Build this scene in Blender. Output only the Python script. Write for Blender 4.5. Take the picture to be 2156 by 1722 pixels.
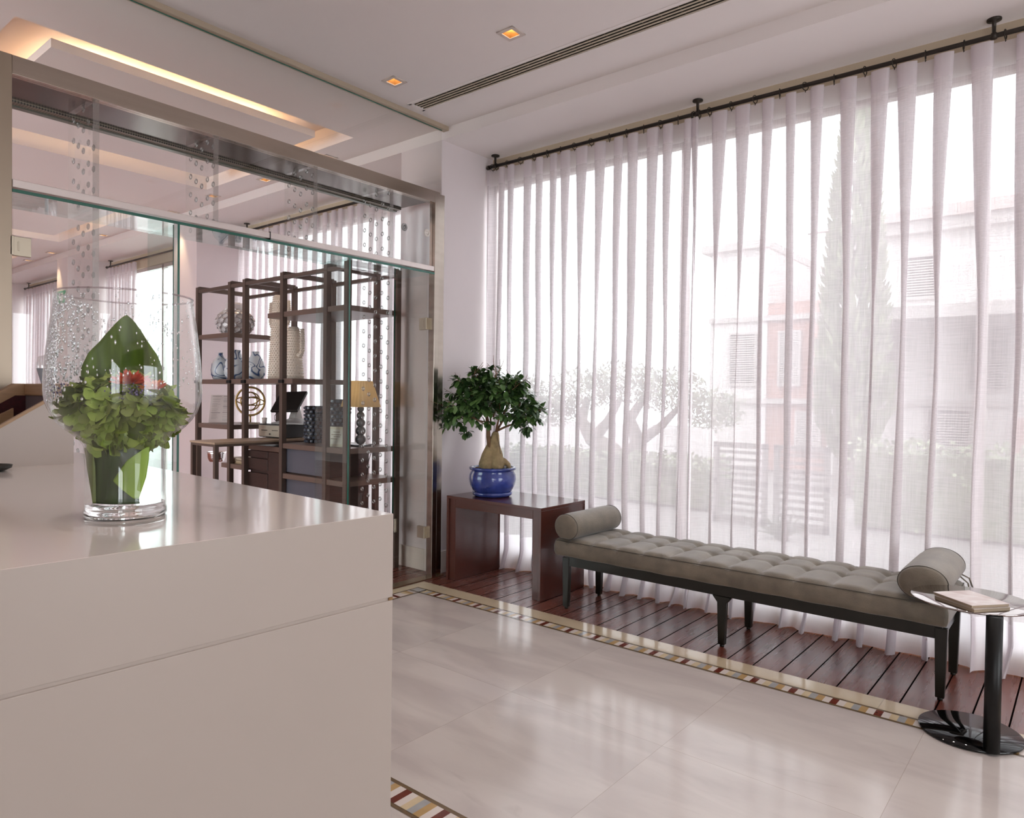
import bpy, bmesh, math, random
from math import sin, cos, pi, radians, sqrt
from mathutils import Vector, Matrix, noise
for o in list(bpy.data.objects): bpy.data.objects.remove(o, do_unlink=True)
SC = bpy.context.scene
COL = SC.collection

# ---------------------------------------------------------------- camera
F, PIT, ROL, YAW, H = 1486.2, .0182, -.0128, 2.2599, 1.40
fw = Vector((cos(YAW), sin(YAW), 0)); rt = Vector((sin(YAW), -cos(YAW), 0)); dn = Vector((0, 0, -1))
f2 = fw * cos(PIT) + dn * sin(PIT); d2 = dn * cos(PIT) - fw * sin(PIT)
r3 = rt * cos(ROL) + d2 * sin(ROL); d3 = d2 * cos(ROL) - rt * sin(ROL)
cam_d = bpy.data.cameras.new('camera'); cam = bpy.data.objects.new('camera', cam_d); COL.objects.link(cam)
cam_d.sensor_fit = 'HORIZONTAL'; cam_d.sensor_width = 36; cam_d.lens = F / 2156 * 36
cam_d.clip_start = .05; cam_d.clip_end = 300
m = Matrix((( r3.x, -d3.x, -f2.x, 0), (r3.y, -d3.y, -f2.y, 0), (r3.z, -d3.z, -f2.z, H), (0, 0, 0, 1)))
cam.matrix_world = m
SC.camera = cam

# ---------------------------------------------------------------- world, lights, exposure
W = bpy.data.worlds.new('world'); SC.world = W; W.use_nodes = True
bg = W.node_tree.nodes['Background']
bg.inputs[0].default_value = (.93, .97, 1.0, 1); bg.inputs[1].default_value = 4.6
def portal(loc, rot, sx, sy):
    d = bpy.data.lights.new('window_portal', 'AREA'); d.shape = 'RECTANGLE'; d.size = sx; d.size_y = sy
    d.cycles.is_portal = True
    o = bpy.data.objects.new('window_portal', d); COL.objects.link(o); o.location = loc; o.rotation_euler = rot
for xc, w in ((-.6, 6.6), (-6.14, 3.4), (-10.1, 3.3), (-13.9, 3.3)):
    portal((xc, 4.72, 1.7), (-pi/2, 0, 0), w, 3.1)
portal((5.25, 2.1, 1.3), (0, pi/2, 0), 2.7, 2.1)
portal((-6.7, -3.2, 1.55), (pi/2, 0, 0), 4.2, 2.7)
portal((3.45, -3.2, 1.45), (pi/2, 0, 0), 2.3, 2.3)
SC.view_settings.view_transform = 'Standard'; SC.view_settings.look = 'None'
SC.view_settings.gamma = 1; SC.view_settings.exposure = 0.55
SC.view_settings.use_curve_mapping = False
try:
    SC.cycles.use_denoising = True
    SC.cycles.max_bounces = 12; SC.cycles.transparent_max_bounces = 28
    SC.cycles.diffuse_bounces = 6; SC.cycles.glossy_bounces = 5; SC.cycles.transmission_bounces = 10
    SC.cycles.sample_clamp_indirect = 6
    SC.cycles.caustics_reflective = False; SC.cycles.caustics_refractive = False
except Exception: pass

# ---------------------------------------------------------------- materials
def hexc(h):
    h = h.lstrip('#'); r = [int(h[i:i+2], 16) / 255 for i in (0, 2, 4)]
    return tuple((c / 12.92 if c <= .04045 else ((c + .055) / 1.055) ** 2.4) for c in r) + (1,)
def newmat(name):
    mt = bpy.data.materials.new(name); mt.use_nodes = True
    nt = mt.node_tree; return mt, nt, nt.nodes, nt.links, nt.nodes['Principled BSDF']
def pmat(name, col, rough=.5, metal=0, spec=.5, noise_amt=0, scale=8, bump=0, bscale=60, coat=0, sheen=0, stretch=None, trans=0, rvar=0, emit=None):
    mt, nt, N, L, P = newmat(name)
    c = hexc(col) if isinstance(col, str) else col
    P.inputs['Base Color'].default_value = c; P.inputs['Roughness'].default_value = rough
    P.inputs['Metallic'].default_value = metal; P.inputs['Specular IOR Level'].default_value = spec
    P.inputs['Coat Weight'].default_value = coat; P.inputs['Coat Roughness'].default_value = .08
    P.inputs['Sheen Weight'].default_value = sheen
    P.inputs['Transmission Weight'].default_value = trans
    if emit: P.inputs['Emission Color'].default_value = emit[0]; P.inputs['Emission Strength'].default_value = emit[1]
    tc = N.new('ShaderNodeTexCoord'); vec = tc.outputs['Object']
    if stretch:
        mp = N.new('ShaderNodeMapping'); mp.inputs['Scale'].default_value = stretch; L.new(vec, mp.inputs[0]); vec = mp.outputs[0]
    if noise_amt or rvar:
        n = N.new('ShaderNodeTexNoise'); n.inputs['Scale'].default_value = scale; n.inputs['Detail'].default_value = 6; L.new(vec, n.inputs['Vector'])
        if noise_amt:
            r = N.new('ShaderNodeValToRGB'); a = noise_amt
            r.color_ramp.elements[0].position = .3; r.color_ramp.elements[1].position = .7
            r.color_ramp.elements[0].color = tuple(v * (1 - a) for v in c[:3]) + (1,)
            r.color_ramp.elements[1].color = tuple(min(1, v * (1 + a)) for v in c[:3]) + (1,)
            L.new(n.outputs[0], r.inputs[0]); L.new(r.outputs[0], P.inputs['Base Color'])
        if rvar:
            q = N.new('ShaderNodeMapRange'); q.inputs['To Min'].default_value = rough - rvar; q.inputs['To Max'].default_value = rough + rvar
            L.new(n.outputs[0], q.inputs[0]); L.new(q.outputs[0], P.inputs['Roughness'])
    if bump:
        n2 = N.new('ShaderNodeTexNoise'); n2.inputs['Scale'].default_value = bscale; n2.inputs['Detail'].default_value = 4; L.new(vec, n2.inputs['Vector'])
        b = N.new('ShaderNodeBump'); b.inputs['Strength'].default_value = bump; b.inputs['Distance'].default_value = .01
        L.new(n2.outputs[0], b.inputs['Height']); L.new(b.outputs[0], P.inputs['Normal'])
    return mt
def glassmat(name, tint=(1, 1, 1, 1), ior=1.45, base=0.0, rough=0.0, gcol=(1, 1, 1, 1)):
    mt, nt, N, L, P = newmat(name); N.remove(P); out = N['Material Output']
    t = N.new('ShaderNodeBsdfTransparent'); t.inputs[0].default_value = tint
    g = N.new('ShaderNodeBsdfGlossy'); g.inputs['Roughness'].default_value = rough; g.inputs[0].default_value = gcol
    f0 = ((ior - 1) / (ior + 1)) ** 2
    ge = N.new('ShaderNodeNewGeometry'); dt = N.new('ShaderNodeVectorMath'); dt.operation = 'DOT_PRODUCT'
    L.new(ge.outputs['Incoming'], dt.inputs[0]); L.new(ge.outputs['Normal'], dt.inputs[1])
    def mm(op, x, y=None):
        n = N.new('ShaderNodeMath'); n.operation = op; n.use_clamp = op == 'SUBTRACT'
        for i, v in enumerate((x, y)):
            if v is None: continue
            if isinstance(v, (int, float)): n.inputs[i].default_value = v
            else: L.new(v, n.inputs[i])
        return n.outputs[0]
    sch = mm('POWER', mm('SUBTRACT', 1.0, mm('ABSOLUTE', dt.outputs['Value'])), 5.0)
    ad = N.new('ShaderNodeMath'); ad.operation = 'MULTIPLY_ADD'; ad.use_clamp = True
    L.new(sch, ad.inputs[0]); ad.inputs[1].default_value = 1 - f0; ad.inputs[2].default_value = f0 + base
    mx = N.new('ShaderNodeMixShader'); L.new(ad.outputs[0], mx.inputs[0])
    L.new(t.outputs[0], mx.inputs[1]); L.new(g.outputs[0], mx.inputs[2]); L.new(mx.outputs[0], out.inputs[0])
    return mt
def emat(name, col, s):
    mt, nt, N, L, P = newmat(name); N.remove(P); e = N.new('ShaderNodeEmission'); e.inputs[0].default_value = col; e.inputs[1].default_value = s
    L.new(e.outputs[0], N['Material Output'].inputs[0]); return mt
M = {}
M['ceiling'] = pmat('ceiling_paint', '#ebe4e2', .9, noise_amt=.012, scale=1.5, bump=.02, bscale=25)
M['plaster'] = pmat('white_plaster', '#ded5d6', .85, noise_amt=.02, scale=3, bump=.06, bscale=9)
M['base'] = pmat('baseboard_paint', '#e2d8d0', .5)
M['solid'] = pmat('solid_surface_top_lit', '#e4dad4', .11, noise_amt=.01, scale=2, spec=.5)  # same surface as the front, colour lightened so the top reads as lit
M['solid_side_shaded'] = pmat('solid_surface_front_shaded', '#b6aaa1', .33, noise_amt=.015, scale=2, spec=.35)  # same surface as the top, shade put into a darker colour
M['seam'] = pmat('solid_surface_joint', '#c0ae9c', .4)
M['steel'] = pmat('brushed_steel', '#b5aba0', .2, metal=1, noise_amt=.06, scale=3, stretch=(1, .6, 8), rvar=.05)
M['steel_post'] = pmat('brushed_steel_post', '#9c8e7e', .38, metal=.9, noise_amt=.05, scale=3, stretch=(1, 1, .2))
M['steel_dark'] = pmat('dark_steel_soffit', '#69645e', .16, metal=1, rvar=.03, scale=4)
M['alu'] = pmat('satin_aluminium', '#d6ccc8', .35, metal=.75)
M['brass'] = pmat('brushed_nickel', '#b0a695', .3, metal=1)
M['chrome'] = pmat('chrome', '#dedede', .06, metal=1)
M['pane'] = glassmat('clear_glass', (.975, .985, .98, 1), 1.42)
M['pane_top'] = glassmat('upper_glass', (.965, .965, .945, 1), 1.45)
M['fin'] = glassmat('tinted_fin_glass', (.86, .93, .92, 1), 1.45)
M['wpane'] = glassmat('window_glass', (.97, .98, .98, 1), 1.3)
M['edge'] = pmat('green_glass_edge', '#2c6a5c', .15, spec=.6)
M['acrylic'] = glassmat('acrylic', (.955, .96, .955, 1), 1.35, .01)
M['bubble'] = glassmat('acrylic_hole_wall', (.62, .63, .63, 1), 1.5, .22, .12, (.95, .95, .95, 1))
M['black_metal'] = pmat('blackened_steel', '#2e2622', .42, metal=.2)
M['bronze'] = pmat('bronze_metal', '#5b4c44', .45, metal=.3)
M['rod'] = pmat('curtain_rod_metal', '#3a342f', .4, metal=.6)
M['dark'] = pmat('vent_dark', '#060606', .8)
M['walnut'] = pmat('dark_walnut', '#52281f', .25, noise_amt=.05, scale=6, stretch=(2, 2, 26), coat=.25)
M['suede'] = pmat('grey_suede', '#73695b', .6, noise_amt=.27, scale=9, bump=.25, bscale=180, sheen=.35)
M['legblack'] = pmat('black_lacquer', '#16150f', .3)
M['marble'] = None

# ---------------------------------------------------------------- mesh helpers
class MB:
    def __init__(s): s.b = bmesh.new(); s.mi = 0
    def _t(s, vs, mt):
        if mt is not None: bmesh.ops.transform(s.b, matrix=mt, verts=vs)
    def box(s, x0, y0, z0, x1, y1, z1, mt=None):
        vs = [s.b.verts.new(p) for p in ((x0,y0,z0),(x1,y0,z0),(x1,y1,z0),(x0,y1,z0),(x0,y0,z1),(x1,y0,z1),(x1,y1,z1),(x0,y1,z1))]
        for f in ((0,3,2,1),(4,5,6,7),(0,1,5,4),(1,2,6,5),(2,3,7,6),(3,0,4,7)):
            fc = s.b.faces.new([vs[i] for i in f]); fc.material_index = s.mi
        s._t(vs, mt); return s
    def poly(s, pts):
        f = s.b.faces.new([s.b.verts.new(p) for p in pts]); f.material_index = s.mi; return s
    def prism(s, pts, vec):
        v = Vector(vec); a = [s.b.verts.new(p) for p in pts]; b = [s.b.verts.new(Vector(p) + v) for p in pts]; n = len(pts)
        fs = [s.b.faces.new(a[::-1]), s.b.faces.new(b)] + [s.b.faces.new((a[i], a[(i+1) % n], b[(i+1) % n], b[i])) for i in range(n)]
        for f in fs: f.material_index = s.mi
        return s
    def lathe(s, prof, c=(0,0,0), n=32, mt=None, sx=1, sy=1, smooth=True, close=False):
        rings = []; allv = []
        for r, z in prof:
            if r < 1e-6: ring = [s.b.verts.new((c[0], c[1], c[2] + z))]
            else: ring = [s.b.verts.new((c[0] + sx*r*cos(2*pi*i/n), c[1] + sy*r*sin(2*pi*i/n), c[2] + z)) for i in range(n)]
            rings.append(ring); allv += ring
        pairs = list(zip(rings, rings[1:])) + ([(rings[-1], rings[0])] if close else [])
        for a, b in pairs:
            for i in range(n):
                j = (i+1) % n
                if len(a) == 1 and len(b) == 1: continue
                if len(a) == 1: f = s.b.faces.new((a[0], b[j], b[i]))
                elif len(b) == 1: f = s.b.faces.new((a[i], a[j], b[0]))
                else: f = s.b.faces.new((a[i], a[j], b[j], b[i]))
                f.smooth = smooth; f.material_index = s.mi
        s._t(allv, mt); return s
    def cyl(s, p0, p1, r, n=16, r1=None, cap=True, smooth=True):
        return s.tube([p0, p1], [r, r if r1 is None else r1], n, cap, smooth)
    def tube(s, pts, rad, n=10, cap=True, smooth=True, closed=False):
        P = [Vector(p) for p in pts]; k = len(P)
        if not hasattr(rad, '__len__'): rad = [rad] * k
        up = None; rings = []
        for i in range(k):
            if closed: d = P[(i+1) % k] - P[i-1]
            else: d = P[min(i+1, k-1)] - P[max(i-1, 0)]
            d.normalize()
            if up is None:
                up = Vector((0, 0, 1)) if abs(d.z) < .9 else Vector((1, 0, 0))
            u = d.cross(up); u.normalize(); w = u.cross(d); w.normalize(); up = w
            rings.append([s.b.verts.new(P[i] + (u*cos(2*pi*j/n) + w*sin(2*pi*j/n)) * rad[i]) for j in range(n)])
        for i in range(k if closed else k-1):
            a, b = rings[i], rings[(i+1) % k]
            for j in range(n):
                f = s.b.faces.new((a[j], a[(j+1) % n], b[(j+1) % n], b[j])); f.smooth = smooth; f.material_index = s.mi
        if cap and not closed:
            for r in (rings[0][::-1], rings[-1]):
                f = s.b.faces.new(r); f.material_index = s.mi
        return s
    def sphere(s, c, r, u=10, v=7, sc=(1,1,1), mt=None):
        prof = [(r*sin(pi*i/v), -r*cos(pi*i/v)) for i in range(v+1)]; prof[0] = (0, -r); prof[-1] = (0, r)
        n0 = len(s.b.verts)
        s.lathe(prof, (0,0,0), u); s.b.verts.ensure_lookup_table()
        vs = s.b.verts[n0:]
        bmesh.ops.transform(s.b, matrix=(Matrix.Translation(c) @ (mt or Matrix.Identity(4)) @ Matrix.Diagonal((*sc, 1))), verts=vs); return s
    def grid(s, fn, nu, nv, smooth=True):
        vs = [[s.b.verts.new(fn(i/nu, j/nv)) for j in range(nv+1)] for i in range(nu+1)]
        for i in range(nu):
            for j in range(nv):
                f = s.b.faces.new((vs[i][j], vs[i+1][j], vs[i+1][j+1], vs[i][j+1])); f.smooth = smooth; f.material_index = s.mi
        return s
    def build(s, name, mat, parent=None, loc=None, label=None, bevel=0, subsurf=0, solid=0, seg=2, remesh=0, rot=None):
        bmesh.ops.recalc_face_normals(s.b, faces=s.b.faces)
        me = bpy.data.meshes.new(name); s.b.to_mesh(me); s.b.free()
        for mm in (mat if isinstance(mat, (list, tuple)) else [mat]): me.materials.append(mm)
        o = bpy.data.objects.new(name, me); COL.objects.link(o)
        if parent is not None: o.parent = parent
        if loc is not None: o.location = loc
        if rot is not None: o.rotation_euler = rot
        if label: o['label'] = label
        if remesh:
            q = o.modifiers.new('remesh', 'REMESH'); q.mode = 'VOXEL'; q.voxel_size = remesh; q.use_smooth_shade = True
            q = o.modifiers.new('smooth', 'SMOOTH'); q.iterations = 8; q.factor = .5
        if solid: q = o.modifiers.new('solid', 'SOLIDIFY'); q.thickness = solid; q.offset = 0
        if bevel:
            q = o.modifiers.new('bevel', 'BEVEL'); q.width = bevel; q.segments = seg; q.limit_method = 'ANGLE'; q.angle_limit = radians(40)
        if subsurf: q = o.modifiers.new('sub', 'SUBSURF'); q.levels = subsurf; q.render_levels = subsurf
        return o
def thing(name, label, cat, loc=(0,0,0), rz=0, group=None):
    o = bpy.data.objects.new(name, None); COL.objects.link(o); o.location = loc; o.rotation_euler = (0,0,rz); o.empty_display_size = .1
    o['label'] = label; o['category'] = cat
    if group: o['group'] = group
    return o
def tag(o, label, cat, group=None, kind=None):
    o['label'] = label; o['category'] = cat
    if group: o['group'] = group
    if kind: o['kind'] = kind
    return o
def struct(o, label=None):
    o['kind'] = 'structure'
    if label: o['label'] = label
    return o
def dup(root, loc=None, rz=None, label=None, group=None):
    r = root.copy(); COL.objects.link(r)
    if loc is not None: r.location = loc
    if rz is not None: r.rotation_euler = (0, 0, rz)
    if label: r['label'] = label
    if group: r['group'] = group
    for ch in list(root.children):
        c = ch.copy(); COL.objects.link(c); c.parent = r
        for g in ch.children:
            e = g.copy(); COL.objects.link(e); e.parent = c
    return r
# ================================================================ structure
XG, CZ, SZ, YD, YB = -3.88, 3.47, 3.383, 3.9, 4.5
def mathn(N, L, op, a, b=None, clamp=False):
    n = N.new('ShaderNodeMath'); n.operation = op; n.use_clamp = clamp
    for i, v in enumerate((a, b)):
        if v is None: continue
        if isinstance(v, (int, float)): n.inputs[i].default_value = v
        else: L.new(v, n.inputs[i])
    return n.outputs[0]
def mixc(N, L, f, a, b):
    n = N.new('ShaderNodeMix'); n.data_type = 'RGBA'
    for s, v in ((n.inputs[0], f), (n.inputs[6], a), (n.inputs[7], b)):
        if isinstance(v, (tuple, int, float)): s.default_value = v
        else: L.new(v, s)
    return n.outputs[2]
def seam(N, L, co, off, pitch, half):      # 1 on the joint
    u = mathn(N, L, 'DIVIDE', mathn(N, L, 'ADD', co, off), pitch)
    fr = mathn(N, L, 'FRACT', u); e = mathn(N, L, 'SUBTRACT', fr, .5); e = mathn(N, L, 'ABSOLUTE', e)
    return mathn(N, L, 'GREATER_THAN', e, .5 - half / pitch), mathn(N, L, 'FLOOR', u)
def marble_mat():
    mt, nt, N, L, P = newmat('marble_tile_floor')
    tc = N.new('ShaderNodeTexCoord'); sp = N.new('ShaderNodeSeparateXYZ'); L.new(tc.outputs['Object'], sp.inputs[0])
    jx, ix = seam(N, L, sp.outputs[0], 1.312, .788, .0012); jy, iy = seam(N, L, sp.outputs[1], -2.57, .87, .0012)
    j = mathn(N, L, 'MAXIMUM', jx, jy)
    cb = N.new('ShaderNodeCombineXYZ'); L.new(ix, cb.inputs[0]); L.new(iy, cb.inputs[1])
    wn = N.new('ShaderNodeTexWhiteNoise'); L.new(cb.outputs[0], wn.inputs[0])
    mp = N.new('ShaderNodeMapping'); mp.inputs['Scale'].default_value = (.9, 3.2, 1); mp.inputs['Rotation'].default_value = (0, 0, -.35)
    va = N.new('ShaderNodeVectorMath'); va.operation = 'ADD'; L.new(tc.outputs['Object'], va.inputs[0])
    vs = N.new('ShaderNodeVectorMath'); vs.operation = 'SCALE'; vs.inputs['Scale'].default_value = 9; L.new(wn.outputs[1], vs.inputs[0]); L.new(vs.outputs[0], va.inputs[1])
    L.new(va.outputs[0], mp.inputs[0])
    n1 = N.new('ShaderNodeTexNoise'); n1.inputs['Scale'].default_value = 1.6; n1.inputs['Detail'].default_value = 7; n1.inputs['Distortion'].default_value = .6; L.new(mp.outputs[0], n1.inputs['Vector'])
    r = N.new('ShaderNodeValToRGB'); e = r.color_ramp.elements; e[0].position = .36; e[0].color = hexc('#bdb2ad'); e[1].position = .6; e[1].color = hexc('#cbc1bb')
    L.new(n1.outputs[0], r.inputs[0])
    n2 = N.new('ShaderNodeTexNoise'); n2.inputs['Scale'].default_value = 3.1; n2.inputs['Detail'].default_value = 9; n2.inputs['Distortion'].default_value = 1.3; L.new(mp.outputs[0], n2.inputs['Vector'])
    q = N.new('ShaderNodeMapRange'); q.inputs['From Min'].default_value = .64; q.inputs['From Max'].default_value = .76; q.inputs['To Max'].default_value = .3; L.new(n2.outputs[0], q.inputs[0])
    c = mixc(N, L, q.outputs[0], r.outputs[0], hexc('#a89c96'))
    c = mixc(N, L, mathn(N, L, 'MULTIPLY', j, .55), c, hexc('#a08f82'))
    L.new(c, P.inputs['Base Color']); P.inputs['Roughness'].default_value = .14; P.inputs['Specular IOR Level'].default_value = .42
    return mt
def deck_mat():
    mt, nt, N, L, P = newmat('dark_wood_deck')
    tc = N.new('ShaderNodeTexCoord'); sp = N.new('ShaderNodeSeparateXYZ'); L.new(tc.outputs['Object'], sp.inputs[0])
    j, ix = seam(N, L, sp.outputs[0], .666, .138, .0036)
    cb = N.new('ShaderNodeCombineXYZ'); L.new(ix, cb.inputs[0]); wn = N.new('ShaderNodeTexWhiteNoise'); L.new(cb.outputs[0], wn.inputs[0])
    va = N.new('ShaderNodeVectorMath'); va.operation = 'MULTIPLY_ADD'; L.new(wn.outputs[1], va.inputs[0]); va.inputs[1].default_value = (7, 7, 7); L.new(tc.outputs['Object'], va.inputs[2])
    mp = N.new('ShaderNodeMapping'); mp.inputs['Scale'].default_value = (14, .8, 1); L.new(va.outputs[0], mp.inputs[0])
    n1 = N.new('ShaderNodeTexNoise'); n1.inputs['Scale'].default_value = 2; n1.inputs['Detail'].default_value = 7; L.new(mp.outputs[0], n1.inputs['Vector'])
    r = N.new('ShaderNodeValToRGB'); e = r.color_ramp.elements; e[0].position = .3; e[0].color = hexc('#6a382e'); e[1].position = .75; e[1].color = hexc('#7c4738')
    L.new(n1.outputs[0], r.inputs[0])
    dk = mixc(N, L, mathn(N, L, 'MULTIPLY', wn.outputs[0], .35), r.outputs[0], hexc('#4c231b'))
    c = mixc(N, L, j, dk, hexc('#0c0504')); L.new(c, P.inputs['Base Color'])
    q = N.new('ShaderNodeMapRange'); q.inputs['To Min'].default_value = .25; q.inputs['To Max'].default_value = .30; L.new(n1.outputs[0], q.inputs[0]); L.new(q.outputs[0], P.inputs['Roughness'])
    L.new(mathn(N, L, 'MULTIPLY', mathn(N, L, 'SUBTRACT', 1.0, j), .5), P.inputs['Specular IOR Level'])
    b = N.new('ShaderNodeBump'); b.invert = True; b.inputs['Strength'].default_value = .8; b.inputs['Distance'].default_value = .004
    h = mathn(N, L, 'ADD', j, mathn(N, L, 'MULTIPLY', n1.outputs[0], .006)); L.new(h, b.inputs['Height']); L.new(b.outputs[0], P.inputs['Normal'])
    return mt
M['marble'] = marble_mat(); M['deck'] = deck_mat()
XR = 5.2
struct(MB().box(-3.855, -3, -.1, XR, 3.66, 0).build('floor', M['marble']), 'polished cream marble tile floor')
struct(MB().box(-3.855, 3.66, -.1, XR, YB + .12, -.001).box(-17, -3, -.1, -3.855, YB + .12, -.001).build('floor_deck', M['deck']), 'glossy dark reddish wooden board floor')
# inlaid border
bo = MB(); zs = .0012
def q(x0, y0, x1, y1, mi, z=zs): bo.mi = mi; bo.poly(((x0, y0, z), (x1, y0, z), (x1, y1, z), (x0, y1, z)))
for a, b in zip([-3.855] + [-3.1 + .79*i for i in range(11)], [-3.1 + .79*i for i in range(11)]): q(a + .0006, 3.5255, min(b, XR) - .0006, 3.66, 1 if a < 0 else 1)
for i in range(8): q(-3.855, -3 + .82*i, -3.771, min(-3 + .82*(i+1), 3.5249) - .001, 1)
for y in (3.428, 3.511): q(-3.771, y, XR, y + .0165, 0)
for y in (1.583, 1.687): q(-3.771, y, XR, y + .017, 0)
for x in (-3.771, -3.675): q(x, 1.585, x + .0135, 3.524, 0, zs + .0002)
q(-3.675, 3.43, -3.6615, 3.524, 0, zs + .0002)
cyc = [3, 4, 5, 6, 7, 3]      # white, light ochre, blue grey, ochre, white ... after the red one
rp = random.Random(4)
def strip(x0, x1, ya, yb):
    k0 = int((x0 + .714) / .187) - 2; k = k0
    while -.714 + .187*k < x1:
        xr = -.714 + .187*k
        for i, c in enumerate((2, 3, 4, 5, 6, 3)):
            a = xr - .0156 + i*.03117; b = a + .03117
            if b > x0 and a < x1: q(max(a, x0), ya, min(b, x1), yb, c)
        k += 1
strip(-3.66, XR, 3.4435, 3.511); strip(-3.66, XR, 1.5985, 1.687)
q(-3.757, 3.4435, -3.675, 3.511, 5)
yy = 3.40
for i, c in enumerate((6, 4, 3, 3, 2, 3, 6, 5, 4, 3) * 6):
    b = yy; yy -= .031
    if yy < 1.6: break
    q(-3.757, yy, -3.675, b, c)
bmats = [pmat('border_dark_stone', '#6a553c', .15, noise_amt=.25, scale=30), pmat('border_beige_marble', '#cdbb9f', .1, noise_amt=.05, scale=4),
         pmat('border_red_stone', '#6b2f22', .12, noise_amt=.15, scale=20), pmat('border_white_stone', '#dcd0c8', .1), pmat('border_cream_stone', '#d0bb99', .12, noise_amt=.06, scale=15),
         pmat('border_blue_stone', '#a4a3a2', .12, noise_amt=.06, scale=25), pmat('border_ochre_stone', '#b79565', .12, noise_amt=.08, scale=25), pmat('border_pale', '#cfc1ae', .1)]
struct(bo.build('trim_1', bmats), 'inlaid coloured stone border in the marble floor')

# ceiling: grid with holes
def holed(x0, x1, y0, y1, holes, z):
    xs = sorted({x0, x1, *[v for h in holes for v in (h[0], h[1])]}); ys = sorted({y0, y1, *[v for h in holes for v in (h[2], h[3])]})
    mb = MB()
    for xa, xb in zip(xs, xs[1:]):
        for ya, yb in zip(ys, ys[1:]):
            cx, cy = (xa+xb)/2, (ya+yb)/2
            if any(h[0] < cx < h[1] and h[2] < cy < h[3] for h in holes): continue
            mb.poly(((xa, ya, z), (xb, ya, z), (xb, yb, z), (xa, yb, z)))
    return mb
DL_A = [(-2.612, 3.117), (-3.611, 3.117), (-1.61, 3.117), (-.61, 3.117), (.39, 3.117), (1.39, 3.117), (-2.1, .6), (-.6, .6), (.9, .6), (2.4, .6), (-2.1, -1.4), (0, -1.4), (2.4, -1.4)]  # first two are visible, the others are added to light the lobby
DL_B = [(-5.221, 3.76), (-6.25, 3.775), (-7.21, 3.75), (-8.24, 3.8), (-10.2, 3.8), (-12.15, 3.8), (-13.17, 3.8)]
# unseen lounge downlights, added to brighten the lounge
DL_C = [(x, y) for x in (-5.6, -7.8, -10, -12.2, -14.4) for y in (.5, -1.2)]
COF = [(-7.05, -4.66, 1.28, 3.60), (-11.2, -8.3, 1.28, 3.60), (-15.3, -12.4, 1.28, 3.60)]
VENT = (-3.80, .9, 3.425, 3.57)
holes = [(x-.045, x+.045, y-.045, y+.045) for x, y in DL_A + DL_C] + [(x-.045, x+.045, y-.045, y+.045) for x, y in DL_B] + COF + [VENT]
struct(holed(-17, XR, -3, YD, holes, CZ).box(-17, -3, 3.8, XR, YB + .12, 3.9).build('ceiling', M['ceiling']), 'smooth off-white plaster ceiling')
mb = MB()
for a, b in ((-17, -15.6), (-15.6, -12.22), (-12.22, -11.78), (-11.78, -8.42), (-8.42, -7.86), (-7.86, -4.42), (-4.42, -3.95), (-3.95, XR)):
    mb.box(a, YD, SZ, b, YB, CZ + .3)
struct(mb.build('ceiling_bulkhead', M['ceiling']), 'lowered ceiling strip above the windows')
# coffers: recess walls, floating slab, warm strip light
for i, (xa, xb, ya, yb) in enumerate(COF):
    c = MB(); zt = CZ + .17
    c.box(xa-.02, ya-.02, CZ+.001, xa, yb+.02, zt).box(xb, ya-.02, CZ+.001, xb+.02, yb+.02, zt).box(xa, ya-.02, CZ+.001, xb, ya, zt).box(xa, yb, CZ+.001, xb, yb+.02, zt).box(xa-.02, ya-.02, zt, xb+.02, yb+.02, zt+.02)
    c.box(xa+.42, ya+.25, CZ+.0, xb-.24, yb-.2, CZ+.055)
    struct(c.build('ceiling_coffer', M['ceiling']), 'recessed ceiling coffer with hidden warm light')
    l = thing('cove_light', 'warm strip light hidden in the %s ceiling coffer behind the glass wall' % ('nearest', 'middle', 'farthest')[i], 'light', ((xa+xb)/2, (ya+yb)/2, CZ+.055))
    dx, dy = (xb-xa)/2, (yb-ya)/2; e = MB()
    e.box(-dx+.72, -dy+.48, .0, dx-.54, -dy+.50, .012).box(-dx+.72, dy-.48, 0, dx-.54, dy-.46, .012).box(-dx+.71, -dy+.5, 0, -dx+.73, dy-.46, .012).box(dx-.55, -dy+.5, 0, dx-.53, dy-.46, .012)
    e.build('light_strip', emat('warm_led', (1, .68, .38, 1), 16), l)
# walls
mb = MB()
for (xa, xb, za, zb) in ((-17, -8.8, 0, 3.8), (-4.6, 2.3, 0, 3.8), (4.6, XR, 0, 3.8), (-8.8, -4.6, 0, .2), (-8.8, -4.6, 2.9, 3.8), (2.3, 4.6, 0, .3), (2.3, 4.6, 2.6, 3.8)): mb.box(xa, -3.12, za, xb, -3, zb)
struct(mb.build('wall_rear', M['plaster']), 'plain white plaster wall')
for k, (xa, xb, za, zb) in enumerate(((-8.8, -4.6, .2, 2.9), (2.3, 4.6, .3, 2.6))):  # unseen windows added to bring more daylight into lounge and lobby
    w = MB(); n = (3, 2)[k]
    for i in range(n+1): x = xa + (xb-xa)*i/n; w.box(x-.03, -3.1, za, x+.03, -3.02, zb)
    w.box(xa, -3.1, za, xb, -3.02, za+.05).box(xa, -3.1, zb-.05, xb, -3.02, zb)
    o = struct(w.build('window_%d' % (k+6), M['alu']), 'window added in the unseen rear wall for more daylight')
    MB().poly(((xa, -3.06, za), (xb, -3.06, za), (xb, -3.06, zb), (xa, -3.06, zb))).build('pane', M['wpane'], o)
struct(MB().box(-17.12, -3, 0, -17, YB, 3.8).build('wall_far', M['plaster']), 'white plaster wall at the far end of the lounge')
struct(MB().box(XG-.12, -3, 0, XG+.02, .93, CZ).build('wall_left', M['plaster']), 'white plaster wall left of the glass partition')
mb = MB()
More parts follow.
